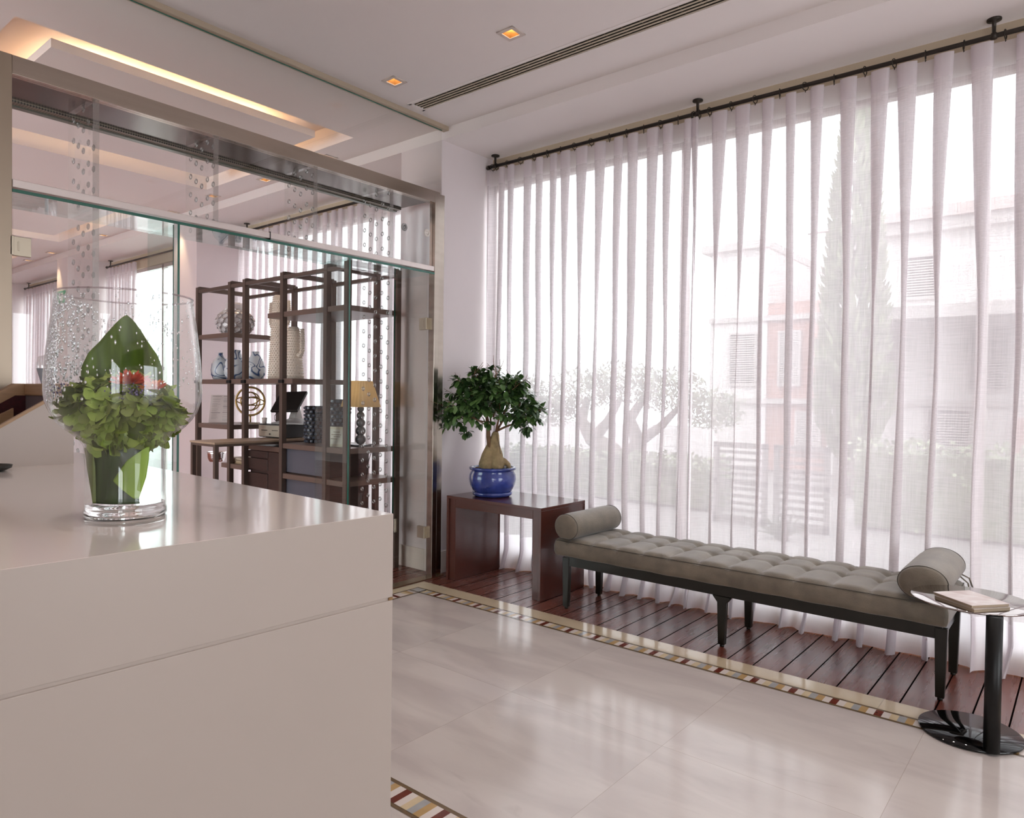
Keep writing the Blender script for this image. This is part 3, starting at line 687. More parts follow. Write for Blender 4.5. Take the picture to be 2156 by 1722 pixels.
for hc, hr, cnt in (((-.045, -.01, .235), (.088, .10, .088), 120), ((.055, -.035, .225), (.088, .085, .072), 110), ((.0, .03, .25), (.10, .08, .085), 70), ((-.085, -.05, .215), (.055, .06, .05), 45), ((.10, .0, .215), (.05, .07, .05), 45)):
    mb = MB()
    for i in range(cnt):
        u = rv.uniform(-.75, 1); a = rv.uniform(0, 2*pi); q_ = sqrt(1-u*u); n = Vector((q_*cos(a), q_*sin(a), u))
        c = Vector(hc) + Vector((n.x*hr[0], n.y*hr[1], n.z*hr[2]))
        rr = sqrt(c.x**2 + c.y**2); lim = rad_at(min(.5, max(.04, c.z - .015))) - .028
        if rr > lim: c.x *= lim/rr; c.y *= lim/rr
        mb.mi = rv.choice((0, 1, 1, 2, 0)) if c.x > -.04 else rv.choice((0, 0, 1, 3))
        floret(mb, c, n + Vector((rv.uniform(-.4, .4), rv.uniform(-.4, .4), .2)), rv.uniform(.024, .035), rv)
    mb.mi = 3
    if cnt > 60: mb.sphere(hc, 1, 14, 9, (hr[0]*.45, hr[1]*.45, hr[2]*.7))
    mb.build('flower_head', greens, va)
for fc, fs, cols, cnt in (((.042, -.05, .318), .052, ('#c9412a', '#d9603a'), 75), ((.088, -.045, .305), .042, ('#cf5a33', '#dd8240'), 50)):
    mb = MB()
    for i in range(cnt):
        a = rv.uniform(0, 2*pi); e = rv.uniform(.05, 1.2); d = Vector((cos(a)*cos(e), sin(a)*cos(e)*.8, sin(e)*.75)); l = fs*rv.uniform(.6, 1.1)
        w = d.orthogonal().normalized()*l*.11; c = Vector(fc); mb.mi = rv.randint(0, 1)
        mb.poly((c, c + d*l*.6 + w, c + d*l, c + d*l*.6 - w))
    mb.build('red_flower', [pmat('red_petal_' + c, c, .5) for c in cols], va)
mb = MB()
for i in range(150):
    cx = rv.choice((.06, .075, .03, -.115)); cz = {.06: .30, .075: .295, .03: .285, -.115: .30}[cx]
    mb.sphere((cx + rv.gauss(0, .013), -.075 + rv.gauss(0, .01) + (.03 if cx < 0 else 0), cz + rv.gauss(0, .008)), rv.uniform(.0012, .0026), 5, 4)
mb.build('purple_florets', pmat('purple_petal', '#7d729a', .6), va)['kind'] = 'stuff'

# ================================================================ console table
tb = thing('console_table', 'dark brown wooden side table with panel legs holding the bonsai', 'table', (-3.33, 4.09, 0))
hx, hy, tt = .45, .268, .64
MB().box(-hx, -hy, tt-.022, hx, hy, tt).build('table_top', M['walnut'], tb, bevel=.0015)
for s in (-1, 1):
    MB().box(min(s*hx, s*(hx-.02)), -hy, 0, max(s*hx, s*(hx-.02)), hy, tt-.022).box(min(s*(hx-.02), s*(hx-.082)), -hy+.014, 0, max(s*(hx-.02), s*(hx-.082)), hy-.002, tt-.022).build('side_panel', M['walnut'], tb, bevel=.0015)
for ya, yb in ((-hy+.014, -hy+.05), (hy-.05, hy-.014)): MB().box(-hx+.082, ya, tt-.085, hx-.082, yb, tt-.022).build('apron', M['walnut'], tb, bevel=.001)

# ================================================================ bonsai
bz = thing('bonsai_tree', 'ficus bonsai with a swollen trunk in a glazed blue pot', 'plant', (-3.52, 4.05, tt), .689)
bl = pmat('blue_glaze', '#34458f', .18, noise_amt=.45, scale=7, coat=.5, spec=.5)
MB().lathe([(0, .0), (.118, .0), (.142, .012), (.146, .036), (.138, .036), (.13, .02), (0, .02)], (0, 0, 0), 44, None, 1.05, 1.05).build('saucer', bl, bz)
MB().lathe([(0, .022), (.118, .022), (.140, .045), (.160, .085), (.167, .13), (.164, .165), (.152, .19), (.154, .197), (.165, .203), (.168, .214), (.163, .222), (.148, .221), (.142, .195), (0, .190)], (0, 0, 0), 48, None, 1.07, 1.07).build('pot', bl, bz)
def bark(name, col): return pmat(name, col, .7, noise_amt=.22, scale=28, bump=.35, bscale=70)
tk = MB()
def T(pts, rad): tk.tube(pts, rad, 12)
T([(-.045, -.01, .185), (-.05, -.012, .24), (-.035, -.006, .31), (-.012, 0, .38), (.01, 0, .44), (.018, 0, .475)], [.056, .058, .05, .038, .03, .026])
T([(.03, -.012, .185), (.035, -.012, .245), (.025, -.006, .32), (.015, 0, .39), (.018, 0, .46), (.02, 0, .49)], [.05, .056, .05, .037, .03, .02])
T([(0, .03, .19), (0, .03, .26), (0, .015, .35)], [.045, .05, .035])
T([(.055, -.01, .27), (.09, -.012, .268), (.118, -.01, .24), (.135, -.008, .195)], [.024, .022, .02, .014])
T([(.02, -.05, .25), (.05, -.06, .215), (.055, -.06, .19)], [.018, .016, .014])
T([(-.06, .02, .26), (-.08, .02, .21), (-.085, .02, .18)], [.02, .016, .012])
tk.build('trunk', bark('ficus_bark', '#a08a64'), bz, remesh=.005)
br = MB(); ends = []; rb = random.Random(5)
def branch(p, d, l, r, depth):
    p = Vector(p); d = Vector(d).normalized(); pts = [p.copy()]; n = 4
    for i in range(n):
        d = (d + Vector((rb.uniform(-.25, .25), rb.uniform(-.25, .25), rb.uniform(-.12, .22)))).normalized(); p = p + d*l/n; pts.append(p.copy())
    br.tube(pts, [r*(1 - .45*i/n) for i in range(n+1)], 6)
    if depth:
        for k in range(3 if depth > 1 else 2):
            q_ = pts[rb.randint(2, n)]; a = Vector((rb.uniform(-1, 1), rb.uniform(-1, 1), rb.uniform(-.2, .7)))
            branch(q_, (d*.9 + a).normalized(), l*rb.uniform(.55, .8), r*.55, depth-1)
    else: ends.append((p, d))
    ends.append((pts[-1], d)); ends.append((pts[2], d))
br.tube([(-.02, -.02, .36), (-.035, -.012, .45), (-.04, -.005, .55), (-.06, 0, .66)], [.022, .017, .013, .01], 8)
for st, d, l, r in (((-.05, 0, .62), (-.8, -.1, .5), .26, .008), ((-.05, 0, .60), (-.2, .4, 1), .24, .009), ((-.045, 0, .56), (-1, -.2, .12), .24, .006), ((.02, 0, .49), (1, .1, .35), .30, .010), ((.02, 0, .48), (.3, -.2, 1), .32, .009),
                    ((.03, 0, .5), (.55, .3, .8), .33, .009), ((-.03, -.01, .52), (-.5, -.7, .6), .26, .007), ((-.02, 0, .5), (.0, .6, .8), .28, .007), ((.1, .01, .53), (1, -.3, .25), .25, .006), ((-.08, 0, .68), (-.3, -.3, .8), .18, .006), ((.0, 0, .6), (.1, -.6, .7), .24, .007)):
    branch(st, d, l, r, 2)
br.build('branches', bark('branch_bark', '#7c5b41'), bz)
lv = MB()
def leafm(c, d, up, L_, w):
    c = Vector(c); d = Vector(d).normalized(); s_ = d.cross(Vector(up)); 
    if s_.length < .1: s_ = d.orthogonal()
    s_.normalize(); n = s_.cross(d)
    P0 = [(0, 0), (.3, .40), (.62, .5), (.86, .28), (1, 0)]
    def P_(l, ww, sg): return c + d*l*L_ + s_*ww*w*sg + n*(-.28*l*l*L_ + .12*ww*w)
    mid = [lv.b.verts.new(P_(l, 0, 0)) for l, ww in P0]
    for sg in (1, -1):
        e = [lv.b.verts.new(P_(l, ww, sg)) for l, ww in P0[1:-1]]
        fs = [(mid[0], e[0], mid[1]), (mid[1], e[0], e[1], mid[2]), (mid[2], e[1], e[2], mid[3]), (mid[3], e[2], mid[4])]
        for f in fs: q_ = lv.b.faces.new(f); q_.smooth = True; q_.material_index = lv.mi
def inside(p):   # crown outline: flat dome
    x, y, z = p; return (x/.385)**2 + (y/.30)**2 + ((z-.70)/.275)**2 < 1.05
nl = 0
pool = [e for e in ends if inside(e[0])]
for e in pool:
    for i in range(5):
        d = (Vector(e[1])*.5 + Vector((rb.uniform(-1, 1), rb.uniform(-1, 1), rb.uniform(-1.1, .5)))).normalized()
        lv.mi = rb.choice((0, 0, 1, 2)); leafm(Vector(e[0]) + Vector((rb.gauss(0, .012), rb.gauss(0, .012), rb.gauss(0, .01))), d, (0, 0, 1), rb.uniform(.05, .08), rb.uniform(.032, .044)); nl += 1
while nl < 2100:
    a = rb.uniform(0, 2*pi); rr = sqrt(rb.random()); x, y = .36*rr*cos(a), .27*rr*sin(a)
    top = .70 + .255*sqrt(max(0, 1 - rr*rr)) ; z = top - rb.random()**1.4*(.10 + .15*(1-rr)) - (.12*rr*rr if x < 0 else .10*rr*rr)
    if noise.noise(Vector((x*7, y*7, z*8))) < -.12: continue
    for i in range(4):
        d = Vector((x*1.5 + rb.uniform(-1, 1), y*1.5 + rb.uniform(-1, 1), rb.uniform(-1.0, .55))).normalized()
        lv.mi = rb.choice((0, 0, 1, 2)); leafm((x + rb.gauss(0, .01), y + rb.gauss(0, .01), z), d, (0, 0, 1), rb.uniform(.05, .078), rb.uniform(.030, .042)); nl += 1
for (cx, cz) in ((-.215, .475), (-.185, .49), (.255, .50), (.235, .52), (.27, .53), (-.26, .56), (-.23, .53)):
    for i in range(7):
        d = Vector((rb.uniform(-.8, .8), rb.uniform(-.8, .8), rb.uniform(-1.2, .2))).normalized(); lv.mi = rb.choice((0, 1)); leafm((cx, rb.uniform(-.03, .03), cz), d, (0, 0, 1), rb.uniform(.045, .065), .032)
o = lv.build('foliage', [pmat('ficus_leaf', '#43622f', .35, noise_amt=.12, scale=30), pmat('ficus_leaf_dark', '#2f4a26', .35, noise_amt=.12, scale=30), pmat('ficus_leaf_light', '#5d7d45', .38, noise_amt=.12, scale=30)], bz); o['kind'] = 'stuff'
wr = MB(); wr.tube([(.03, -.01, .47), (.075, -.02, .29), (.085, -.02, .22)], .0016, 5).tube([(-.03, -.02, .40), (-.07, -.03, .26)], .0016, 5).tube([(.03, -.03, .47), (.06, -.04, .32)], .0016, 5)
wr.build('tie_wire', M['bronze'], bz)
# loose pebbles on the soil are countable things resting in the pot
pm = [pmat('pebble_dark', '#3e4542', .35), pmat('pebble_grey', '#5d6661', .35), pmat('pebble_brown', '#77604e', .4)]
ps = []
for k in range(3):
    o = MB().sphere((0, 0, 0), 1, 12, 8, (.019, .014, .009)).build('pebble', pm[k]); ps.append(o)
ca, sa = cos(.689), sin(.689); cnt = 0
for i in range(46):
    for _ in range(30):
        a = rb.uniform(0, 2*pi); r = .132*sqrt(rb.random()); x, y = r*cos(a), r*sin(a)
        if r > .085 or y < -.07: break
    wx, wy = -3.52 + x*ca - y*sa, 4.05 + x*sa + y*ca
    k = rb.choice((0, 0, 1, 1, 2)); o = ps[k] if not ps[k].get('label') else ps[k].copy()
    if o is not ps[k]: COL.objects.link(o)
    o.location = (wx, wy, tt + .201 + (.010 if i % 3 == 0 else 0)); o.rotation_euler = (rb.uniform(-.25, .25), rb.uniform(-.25, .25), rb.uniform(0, 3))
    tag(o, ('dark', 'grey', 'brown')[k] + ' smooth pebble lying around the bonsai trunk in the blue pot', 'pebble', 'pebbles in the bonsai pot, ' + ('dark', 'grey', 'brown')[k])

# ================================================================ bench
bn = thing('bench', 'long tufted grey suede bench on a black frame in front of the curtain', 'bench', (-1.6, 4.03, 0))
bx0, bx1, by0, by1, bz0, bz1 = -1.135, 1.09, -.225, .325, .348, .466
bpx, bx_off, rows = .1812, .039, (.035, .215)
def cush():
    mb = MB(); px = bpx
    def top(x, y):
        e = min(x-bx0, bx1-x, y-by0, by1-y); z = bz1 - .018*math.exp(-e/.012)
        fx = ((x - bx_off)/px) % 1; dx = min(fx, 1-fx)*px
        dm = min(abs(y-r) for r in rows); z += .010*(1 - math.exp(-(dx/.03)**2)) - .004
        for r in rows:
            dy = abs(y-r); z -= .020*math.exp(-(dx*dx+dy*dy)/(.030**2)); z -= .006*math.exp(-(dy/.018)**2)
            z -= .005*math.exp(-(dx/.010)**2)*.5
        return z
    nu, nv = 216, 44
    def fn(u, v): x = bx0 + (bx1-bx0)*u; y = by0 + (by1-by0)*v; return (x, y, top(x, y))
    mb.grid(fn, nu, nv)
    # sides with a rounded profile
    ring = [(x, by0) for x in [bx0 + (bx1-bx0)*i/nu for i in range(nu)]] + [(bx1, y) for y in [by0 + (by1-by0)*i/nv for i in range(nv)]] + [(x, by1) for x in [bx1 - (bx1-bx0)*i/nu for i in range(nu)]] + [(bx0, y) for y in [by1 - (by1-by0)*i/nv for i in range(nv)]]
    cx, cy = (bx0+bx1)/2, (by0+by1)/2; layers = []
    for (off, zz) in ((0, None), (.006, bz1-.022), (.012, bz1-.05), (.011, bz0+.03), (.006, bz0+.008), (-.008, bz0)):
        L_ = []
        for (x, y) in ring:
            ox = off*(1 if x >= bx1-1e-6 else -1 if x <= bx0+1e-6 else 0); oy = off*(1 if y >= by1-1e-6 else -1 if y <= by0+1e-6 else 0)
            L_.append(mb.b.verts.new((x+ox, y+oy, top(x, y) if zz is None else zz + .0015*sin(x*23+zz*90))))
        layers.append(L_)
    for a, b in zip(layers, layers[1:]):
        for i in range(len(ring)):
            f = mb.b.faces.new((a[i], a[(i+1) % len(ring)], b[(i+1) % len(ring)], b[i])); f.smooth = True
    mb.b.faces.new(layers[-1])
    bmesh.ops.remove_doubles(mb.b, verts=mb.b.verts, dist=.0004)
    return mb
cu = cush().build('seat_cushion', M['suede'], bn)
pt = [(bx0-.006, by0-.006), (bx1+.006, by0-.006), (bx1+.006, by1+.006), (bx0-.006, by1+.006)]; pp = []
for i in range(4):
    for t in range(12): a, b = pt[i], pt[(i+1) % 4]; pp.append((a[0]+(b[0]-a[0])*t/12, a[1]+(b[1]-a[1])*t/12, bz1-.016))
MB().tube(pp, .0022, 6, closed=True).build('piping', pmat('suede_piping', '#4d4740', .6), cu)
mb = MB()
for r in rows:
    for i in range(-6, 6): mb.sphere((bx_off + bpx*i, r, bz1-.029), .009, 10, 6, (1, 1, .5))
mb.build('tufting_buttons', M['suede'], cu)
MB().box(-1.075, -.212, .286, 1.078, -.186, .348).box(-1.075, .215, .286, 1.078, .24, .348).box(-1.075, -.2, .286, -1.05, .23, .348).box(1.053, -.2, .286, 1.078, .23, .348).build('frame', M['legblack'], bn, bevel=.003)
for lx in (-1.068, 0.005, 1.072):
    for ly in (-.215, .218):
        c = MB(); w0, w1 = (.027, .019)
        br_ = .03 if lx == .005 else 0
        pts = [(lx-w0-br_, .286), (lx-w0, .25), (lx-w1, .012), (lx+w1, .012), (lx+w0, .25), (lx+w0+br_, .286)] if br_ else [(lx-w0, .34), (lx-w1, .012), (lx+w1, .012), (lx+w0, .34)]
        c.prism([(x, ly, z) for x, z in pts], (0, .034 if ly < 0 else -.034, 0))
        l = c.build('leg', M['legblack'], bn, bevel=.003)
        MB().cyl((lx, ly + (.017 if ly < 0 else -.017), 0), (lx, ly + (.017 if ly < 0 else -.017), .012), .012, 12).build('foot_glide', M['legblack'], l)
def bolster(x, lab, rx, rz_):
    t = thing('bolster_cushion', lab, 'cushion', (x, 4.07, .466 + rz_*.93), 0, 'bolsters on the bench')
    mb = MB(); prof = [(0, -.29), (.55, -.291), (.86, -.288), (.965, -.276), (1.0, -.262), (1.02, -.2), (1.02, 0), (1.02, .2), (1.0, .262), (.965, .276), (.86, .288), (.55, .291), (0, .29)]
    n = 40; rings = []
    mt = Matrix.Rotation(-pi/2, 4, 'X')
    n0 = 0
    for r, z in prof:
        if r == 0: rings.append([mb.b.verts.new((0, z, 0))]); continue
        rw = []
        for i in range(n):
            a = 2*pi*i/n; k = 1 + .02*noise.noise(Vector((cos(a)*2, z*14, x))) + .012*sin(z*60 + 3*a)*(abs(z) < .25)
            sag = -.10 if sin(a) < -.5 else 0
            rw.append(mb.b.verts.new((r*k*rx*cos(a), z, r*k*rz_*(max(sin(a), -.93)))))
        rings.append(rw)
    for a, b in zip(rings, rings[1:]):
        for i in range(n):
            j = (i+1) % n
            if len(a) == 1: f = mb.b.faces.new((a[0], b[i], b[j]))
            elif len(b) == 1: f = mb.b.faces.new((a[i], b[0], a[j]))
            else: f = mb.b.faces.new((a[i], b[i], b[j], a[j]))
            f.smooth = True
    mb.build('cover', M['suede'], t)
    for z in (-.272, .272): MB().tube([(rx*.985*cos(a), z, rz_*.985*max(sin(a), -.93)) for a in [2*pi*i/40 for i in range(40)]], .0022, 6, closed=True).build('piping', bpy.data.materials['suede_piping'], t)
    return t
bolster(-2.655, 'grey suede bolster cushion on the bench end beside the wooden table', .092, .085)
t = bolster(-.605, 'grey suede bolster cushion on the bench end beside the round side table', .108, .082)
MB().tube([(.085, .25, -.05), (.12, .27, -.085), (.135, .27, -.16), (.13, .26, -.24)], .004, 6).tube([(.10, .2, -.03), (.13, .23, -.05), (.145, .24, -.1)], .004, 6).build('tie_strap', M['suede'], t)

# ================================================================ round side table and booklets
st = thing('side_table', 'small round mirror-topped side table with black pole and round black base', 'table', (-.375, 3.53, 0))
MB().lathe([(0, .004), (.19, .004), (.191, .007), (.19, .013), (0, .013)], (0, 0, 0), 72).build('base', pmat('black_gloss', '#050506', .05, spec=.4), st)
for a in (.3, 2.4, 4.5): MB().cyl((.165*cos(a), .165*sin(a), 0), (.165*cos(a), .165*sin(a), .005), .012, 12).build('foot_pad', M['dark'], st)
MB().cyl((.09, -.155, .012), (.09, -.155, .553), .029, 28).build('pole', pmat('black_pole', '#050505', .4, spec=.35), st)
MB().lathe([(0, .552), (.222, .552), (.226, .556), (.226, .5585), (.224, .560), (0, .560)], (-.01, .04, 0), 80).build('table_top', [pmat('mirror_grey', '#aaa3a1', .03, metal=1)], st, bevel=0)
c = thing('booklet', 'brochure with a pale pink cover lying on top of another on the round table', 'booklet', (-.378, 3.472, .576), -.70, 'brochures on the round table')
def cover_mat():
    mt, nt, N, L, P = newmat('booklet_cover'); P.inputs['Roughness'].default_value = .35
    tc = N.new('ShaderNodeTexCoord'); n = N.new('ShaderNodeTexNoise'); n.inputs['Scale'].default_value = 9; n.inputs['Distortion'].default_value = 1; L.new(tc.outputs['Object'], n.inputs['Vector'])
    r = N.new('ShaderNodeValToRGB'); e = r.color_ramp.elements; e[0].position = .35; e[0].color = hexc('#e9e1de'); e[1].position = .7; e[1].color = hexc('#c3aaa4'); L.new(n.outputs[0], r.inputs[0]); L.new(r.outputs[0], P.inputs['Base Color']); return mt
pages = pmat('paper_edge', '#a8957f', .7, noise_amt=.1, scale=200, stretch=(1, 1, 40))
MB().box(-.098, -.087, 0, .098, .087, .010).build('pages', pages, c); MB().box(-.1, -.089, .010, .1, .089, .0115).build('cover', cover_mat(), c)
c = thing('booklet', 'lower brochure under the pink covered one on the round table', 'booklet', (-.374, 3.468, .5605), -.66, 'brochures on the round table')
MB().box(-.098, -.087, 0, .098, .087, .013).build('pages', pages, c); MB().box(-.1, -.089, .013, .1, .089, .0145).build('cover', pmat('booklet_cover_b', '#cdc2bb', .4), c)
# ================================================================ lounge side: open black shelving
sh = thing('shelving_unit', 'tall open black metal display shelving seen through the glass', 'shelf', (-5.5, 3.57, 0))
FX = [-6.647, -6.05, -5.80, -5.21, -4.61, -4.354]; ox, oy = 5.5, -3.57
FYY, RY, pw = 3.323, 3.815, .021
for x in FX:
    for y in (FYY, RY): MB().box(x+ox-pw, y+oy-pw, 0, x+ox+pw, y+oy+pw, 2.40).build('upright', M['bronze'], sh)
    MB().box(x+ox-pw*.8, FYY+oy, 2.37, x+ox+pw*.8, RY+oy, 2.41).build('top_bar', M['bronze'], sh)
for y in (FYY, RY): MB().box(FX[0]+ox, y+oy-pw*.8, 2.345, FX[-1]+ox, y+oy+pw*.8, 2.375).build('top_rail', M['bronze'], sh)
M['shelf'] = pmat('shelf_board', '#6d5a50', .35, metal=.1)
def shelf(xa, xb, z, nm='shelf_board'):
    MB().box(xa+ox, FYY+oy-.012, z-.042, xb+ox, RY+oy+.012, z).build(nm, M['shelf'], sh, bevel=.002)
shelf(-6.647, -6.045, 1.945); shelf(-6.647, -5.06, 1.522); shelf(-5.43, -4.354, 2.075); shelf(-6.647, -6.045, 1.105)
shelf(-6.19, -5.80, .755); shelf(-5.21, -4.354, .985); shelf(-5.21, -4.354, .735)
for x in FX[:4]:
    for z in (1.50, ): MB().box(x+ox-pw-.006, FYY+oy-.03, z-.015, x+ox+pw+.01, FYY+oy-.012, z+.012).build('shelf_clip', M['dark'], sh)
# cabinet
cb = thing('cabinet', 'low dark cabinet with two drawers and a door behind the display shelving', 'cabinet', (-5.2, 3.57, 0))
cm = pmat('dark_oak', '#3b2822', .4, noise_amt=.2, scale=8, stretch=(3, 3, 20)); cg = pmat('blue_grey_panel', '#5a5c66', .3, spec=.5)
MB().box(-.585, -.21, .02, .56, .20, .685).box(-.585, -.20, .69, .56, .20, .935).build('body', [cm], cb, bevel=.002)
MB().box(-.585, -.225, .90, -.02, -.21, .942).build('top_strip', pmat('cabinet_strip', '#6a5347', .4), cb)
for i, (z0, z1) in enumerate(((.835, .895), (.73, .828), (.47, .70))): MB().box(-.58, -.226, z0, -.27, -.20, z1).build('drawer' if i < 2 else 'drawer_front', cm, cb, bevel=.002)
MB().box(-.262, -.226, .10, -.02, -.20, .895).build('door', cm, cb, bevel=.002)
MB().box(-.005, -.222, .745, .56, -.202, .938).box(-.005, -.222, .30, .56, -.202, .688).build('side_panel', cg, cb, bevel=.001)
# desk
dk = thing('desk', 'narrow light wood desk on black metal legs beside the shelving', 'desk', (-5.57, 3.1, 0))
MB().box(-.20, -.28, .965, .20, .66, .985).build('frame', M['bronze'], dk)
MB().box(-.205, -.285, .985, .205, .66, 1.0).build('desk_top', pmat('desk_wood', '#a08a74', .45, noise_amt=.1, scale=6, stretch=(20, 2, 2)), dk)
for x in (-.185, .185): MB().box(x-.016, -.28, 0, x+.016, -.248, .965).build('leg', M['bronze'], dk)
# honeycomb ginger jar
hj = thing('ceramic_jar', 'round silvery honeycomb patterned jar on the upper left shelf', 'vase', (-6.42, 3.57, 1.945))
def honey():
    mb = MB(); n = 14; rows = 9; mb.lathe([(.0, 0), (.085, 0), (.115, .03), (.15, .08), (.163, .13), (.155, .18), (.125, .222), (.085, .245), (.085, .30), (.0, .30)], (0, 0, 0), 40)
    hp = [(.09, .008), (.118, .032), (.143, .065), (.159, .102), (.163, .14), (.155, .178), (.135, .21), (.105, .236)]
    for k, (r, z) in enumerate(hp):
        for i in range(n):
            a = 2*pi*(i + .5*(k % 2))/n; w = r*2*pi/n*.56
            j = min(k, len(hp)-2); sl_ = math.atan2(hp[j+1][1]-hp[j][1], hp[j+1][0]-hp[j][0])
            c = Vector((r*cos(a), r*sin(a), z)); t = Vector((-sin(a), cos(a), 0)); up = Vector((cos(a)*cos(sl_), sin(a)*cos(sl_), sin(sl_))); nn = t.cross(up).normalized()
            if nn.dot(Vector((cos(a), sin(a), 0))) < 0: nn = -nn
            h = [mb.b.verts.new(c + (t*cos(q_) + up*sin(q_))*w*1.02 + nn*.008) for q_ in [pi/6 + pi/3*s for s in range(6)]]
            g_ = [mb.b.verts.new(c + (t*cos(q_) + up*sin(q_))*w*.80 - nn*.003) for q_ in [pi/6 + pi/3*s for s in range(6)]]
            mb.b.faces.new(g_)
            for s in range(6): mb.b.faces.new((h[s], h[(s+1) % 6], g_[(s+1) % 6], g_[s]))
    for i in range(10):
        a = 2*pi*i/10
    return mb
honey().build('body', pmat('silver_ceramic', '#cbc6c6', .25, coat=.3), hj)
MB().lathe([(.086, .247), (.092, .255), (.092, .30), (.088, .312), (.07, .318), (0, .318)], (0, 0, 0), 10, smooth=False).build('lid', pmat('silver_lid', '#d0cbcb', .25), hj)
# blue and white swirl vases
def swirl(seed):
    mt, nt, N, L, P = newmat('blue_white_glass_%d' % seed); P.inputs['Roughness'].default_value = .25
    tc = N.new('ShaderNodeTexCoord'); mp = N.new('ShaderNodeMapping'); mp.inputs['Location'].default_value = (seed, seed*2, 0); L.new(tc.outputs['Object'], mp.inputs[0])
    n = N.new('ShaderNodeTexNoise'); n.inputs['Scale'].default_value = 7; n.inputs['Detail'].default_value = 1; n.inputs['Distortion'].default_value = .5; L.new(mp.outputs[0], n.inputs['Vector'])
    w = mathn(N, L, 'ABSOLUTE', mathn(N, L, 'SUBTRACT', n.outputs[0], .5)); w2 = mathn(N, L, 'ABSOLUTE', mathn(N, L, 'SUBTRACT', w, .07))
    r = N.new('ShaderNodeValToRGB'); e = r.color_ramp.elements; e[0].position = .010; e[0].color = hexc('#3a5580'); e[1].position = .034; e[1].color = hexc('#d3dbe0'); L.new(w2, r.inputs[0]); L.new(r.outputs[0], P.inputs['Base Color']); return mt
for i, (x, y, s, nk, lab) in enumerate(((-6.62, 3.53, 1, .022, 'narrow necked white vase with blue swirls, leftmost on the middle shelf'), (-6.30, 3.50, 1.05, .05, 'wide necked white vase with dark blue swirls between the front uprights'), (-6.14, 3.62, 1.0, .035, 'pale vase with light blue swirls beside the tall cactus ornament'))):
    t = thing('swirl_vase', lab, 'vase', (x, y, 1.522), 0, 'blue and white vases on the shelf')
    pr_ = [(0, 0), (.05, 0), (.07, .01), (.088, .05), (.092, .10), (.082, .155), (.062, .20), (nk+.008, .228), (nk, .245), (nk, .268), (nk-.006, .268), (nk-.006, .24), (.05, .19), (0, .17)]
    MB().lathe([(r*s, z*s) for r, z in pr_], (0, 0, 0), 32).build('body', swirl(i+1), t)
# cactus ornaments
def cactus(lab, loc, hgt, r0, r1, arms):
    t = thing('cactus_ornament', lab, 'ornament', loc, 0, 'white cactus ornaments')
    mt = pmat('cream_ceramic', '#ddd1c2', .6); mb = MB()
    def spiny(path, rad, n, step):
        mb.tube(path, rad, 14)
        P_ = [Vector(p) for p in path]; tot = 0; k = 0
        for (a, b, ra, rb_) in zip(P_, P_[1:], rad, rad[1:]):
            d = b - a; l = d.length; m_ = max(1, int(l/step)); dn_ = d.normalized(); u = dn_.orthogonal().normalized(); w = dn_.cross(u)
            for i in range(m_):
                c = a + d*(i/m_); r = ra + (rb_-ra)*i/m_; k += 1
                for j in range(n):
                    an = 2*pi*(j + .5*(k % 2))/n; o_ = u*cos(an) + w*sin(an); q_ = c + o_*r*.96; s_ = step*.42
                    tn = dn_.cross(o_)
                    v = [mb.b.verts.new(q_ + tn*s_), mb.b.verts.new(q_ - tn*s_), mb.b.verts.new(q_ + dn_*s_*1.6), mb.b.verts.new(q_ + o_*r*.10 + o_*.006)]
                    for f in ((0, 1, 3), (1, 2, 3), (2, 0, 3)): mb.b.faces.new([v[x] for x in f])
    k = 10; spiny([(0, 0, hgt*i/k) for i in range(k)] + [(0, 0, hgt*.985)], [r0 + (r1-r0)*(i/k)**.85 for i in range(k)] + [r1*.8], 22, .018)
    o = mb.build('trunk', mt, t)
    for (sx, z0, out, z1) in arms:
        mb = MB(); path = [(sx*.6*r0, 0, z0), (sx*(out-.02), 0, z0-.006), (sx*out, 0, z0+.03), (sx*(out+.004), 0, (z0+z1)/2), (sx*out, 0, z1-.01), (sx*out, 0, z1)]
        spiny(path, [.017, .018, .019, .019, .015, .006], 9, .018); mb.build('arm', mt, t)
cactus('tallest cream cactus ornament with two arms on the shelf', (-5.66, 3.57, 1.522), .765, .098, .058, ((-1, .49, .135, .70), (1, .50, .14, .70)))
cactus('shorter cream cactus ornament to the right of the tall one', (-5.36, 3.52, 1.522), .46, .088, .048, ((-1, .24, .115, .41), (1, .21, .125, .43)))
# menu card, armillary, cup
t = thing('menu_card', 'white printed sheet on an acrylic stand on the lower left shelf', 'sign', (-6.60, 3.52, 1.105), .75)
pw_ = MB(); pw_.prism([(-.115, 0, 0), (.115, 0, 0), (.115, .075, .27), (-.115, .075, .27)], (0, .003, 0)); pw_.build('sheet', pmat('menu_paper', '#e0d6d2', .6), t)
ln = MB(); rl = random.Random(2)
def onc(x, z): return (x, .075*z/.27 - .0006, z)
def bar(xa, xb, z, h=.0018): ln.poly((onc(xa, z), onc(xb, z), onc(xb, z+h), onc(xa, z+h)))
for xa in (-.10, .008):
    for z in ((.255, .095) if xa < 0 else (.255, .21, .155, .095)): bar(xa, xa+.09, z, .003)
    for i in range(26):
        z = .018 + i*.0088
        if rl.random() < .85: bar(xa + .005, xa + rl.uniform(.05, .085), z, .0012)
ln.build('print', pmat('menu_ink', '#75696a', .7), t); MB().box(-.115, .0, 0, .115, .09, .003).build('stand', M['acrylic'], t)
t = thing('armillary_ornament', 'gold ring sculpture on a thin stem on the lower left shelf', 'ornament', (-6.14, 3.57, 1.105), .75)
gm = pmat('satin_gold', '#a88a55', .35, metal=.7)
MB().box(-.08, -.035, 0, .08, .035, .016).build('base', pmat('ornament_base', '#a69580', .5), t, bevel=.002)
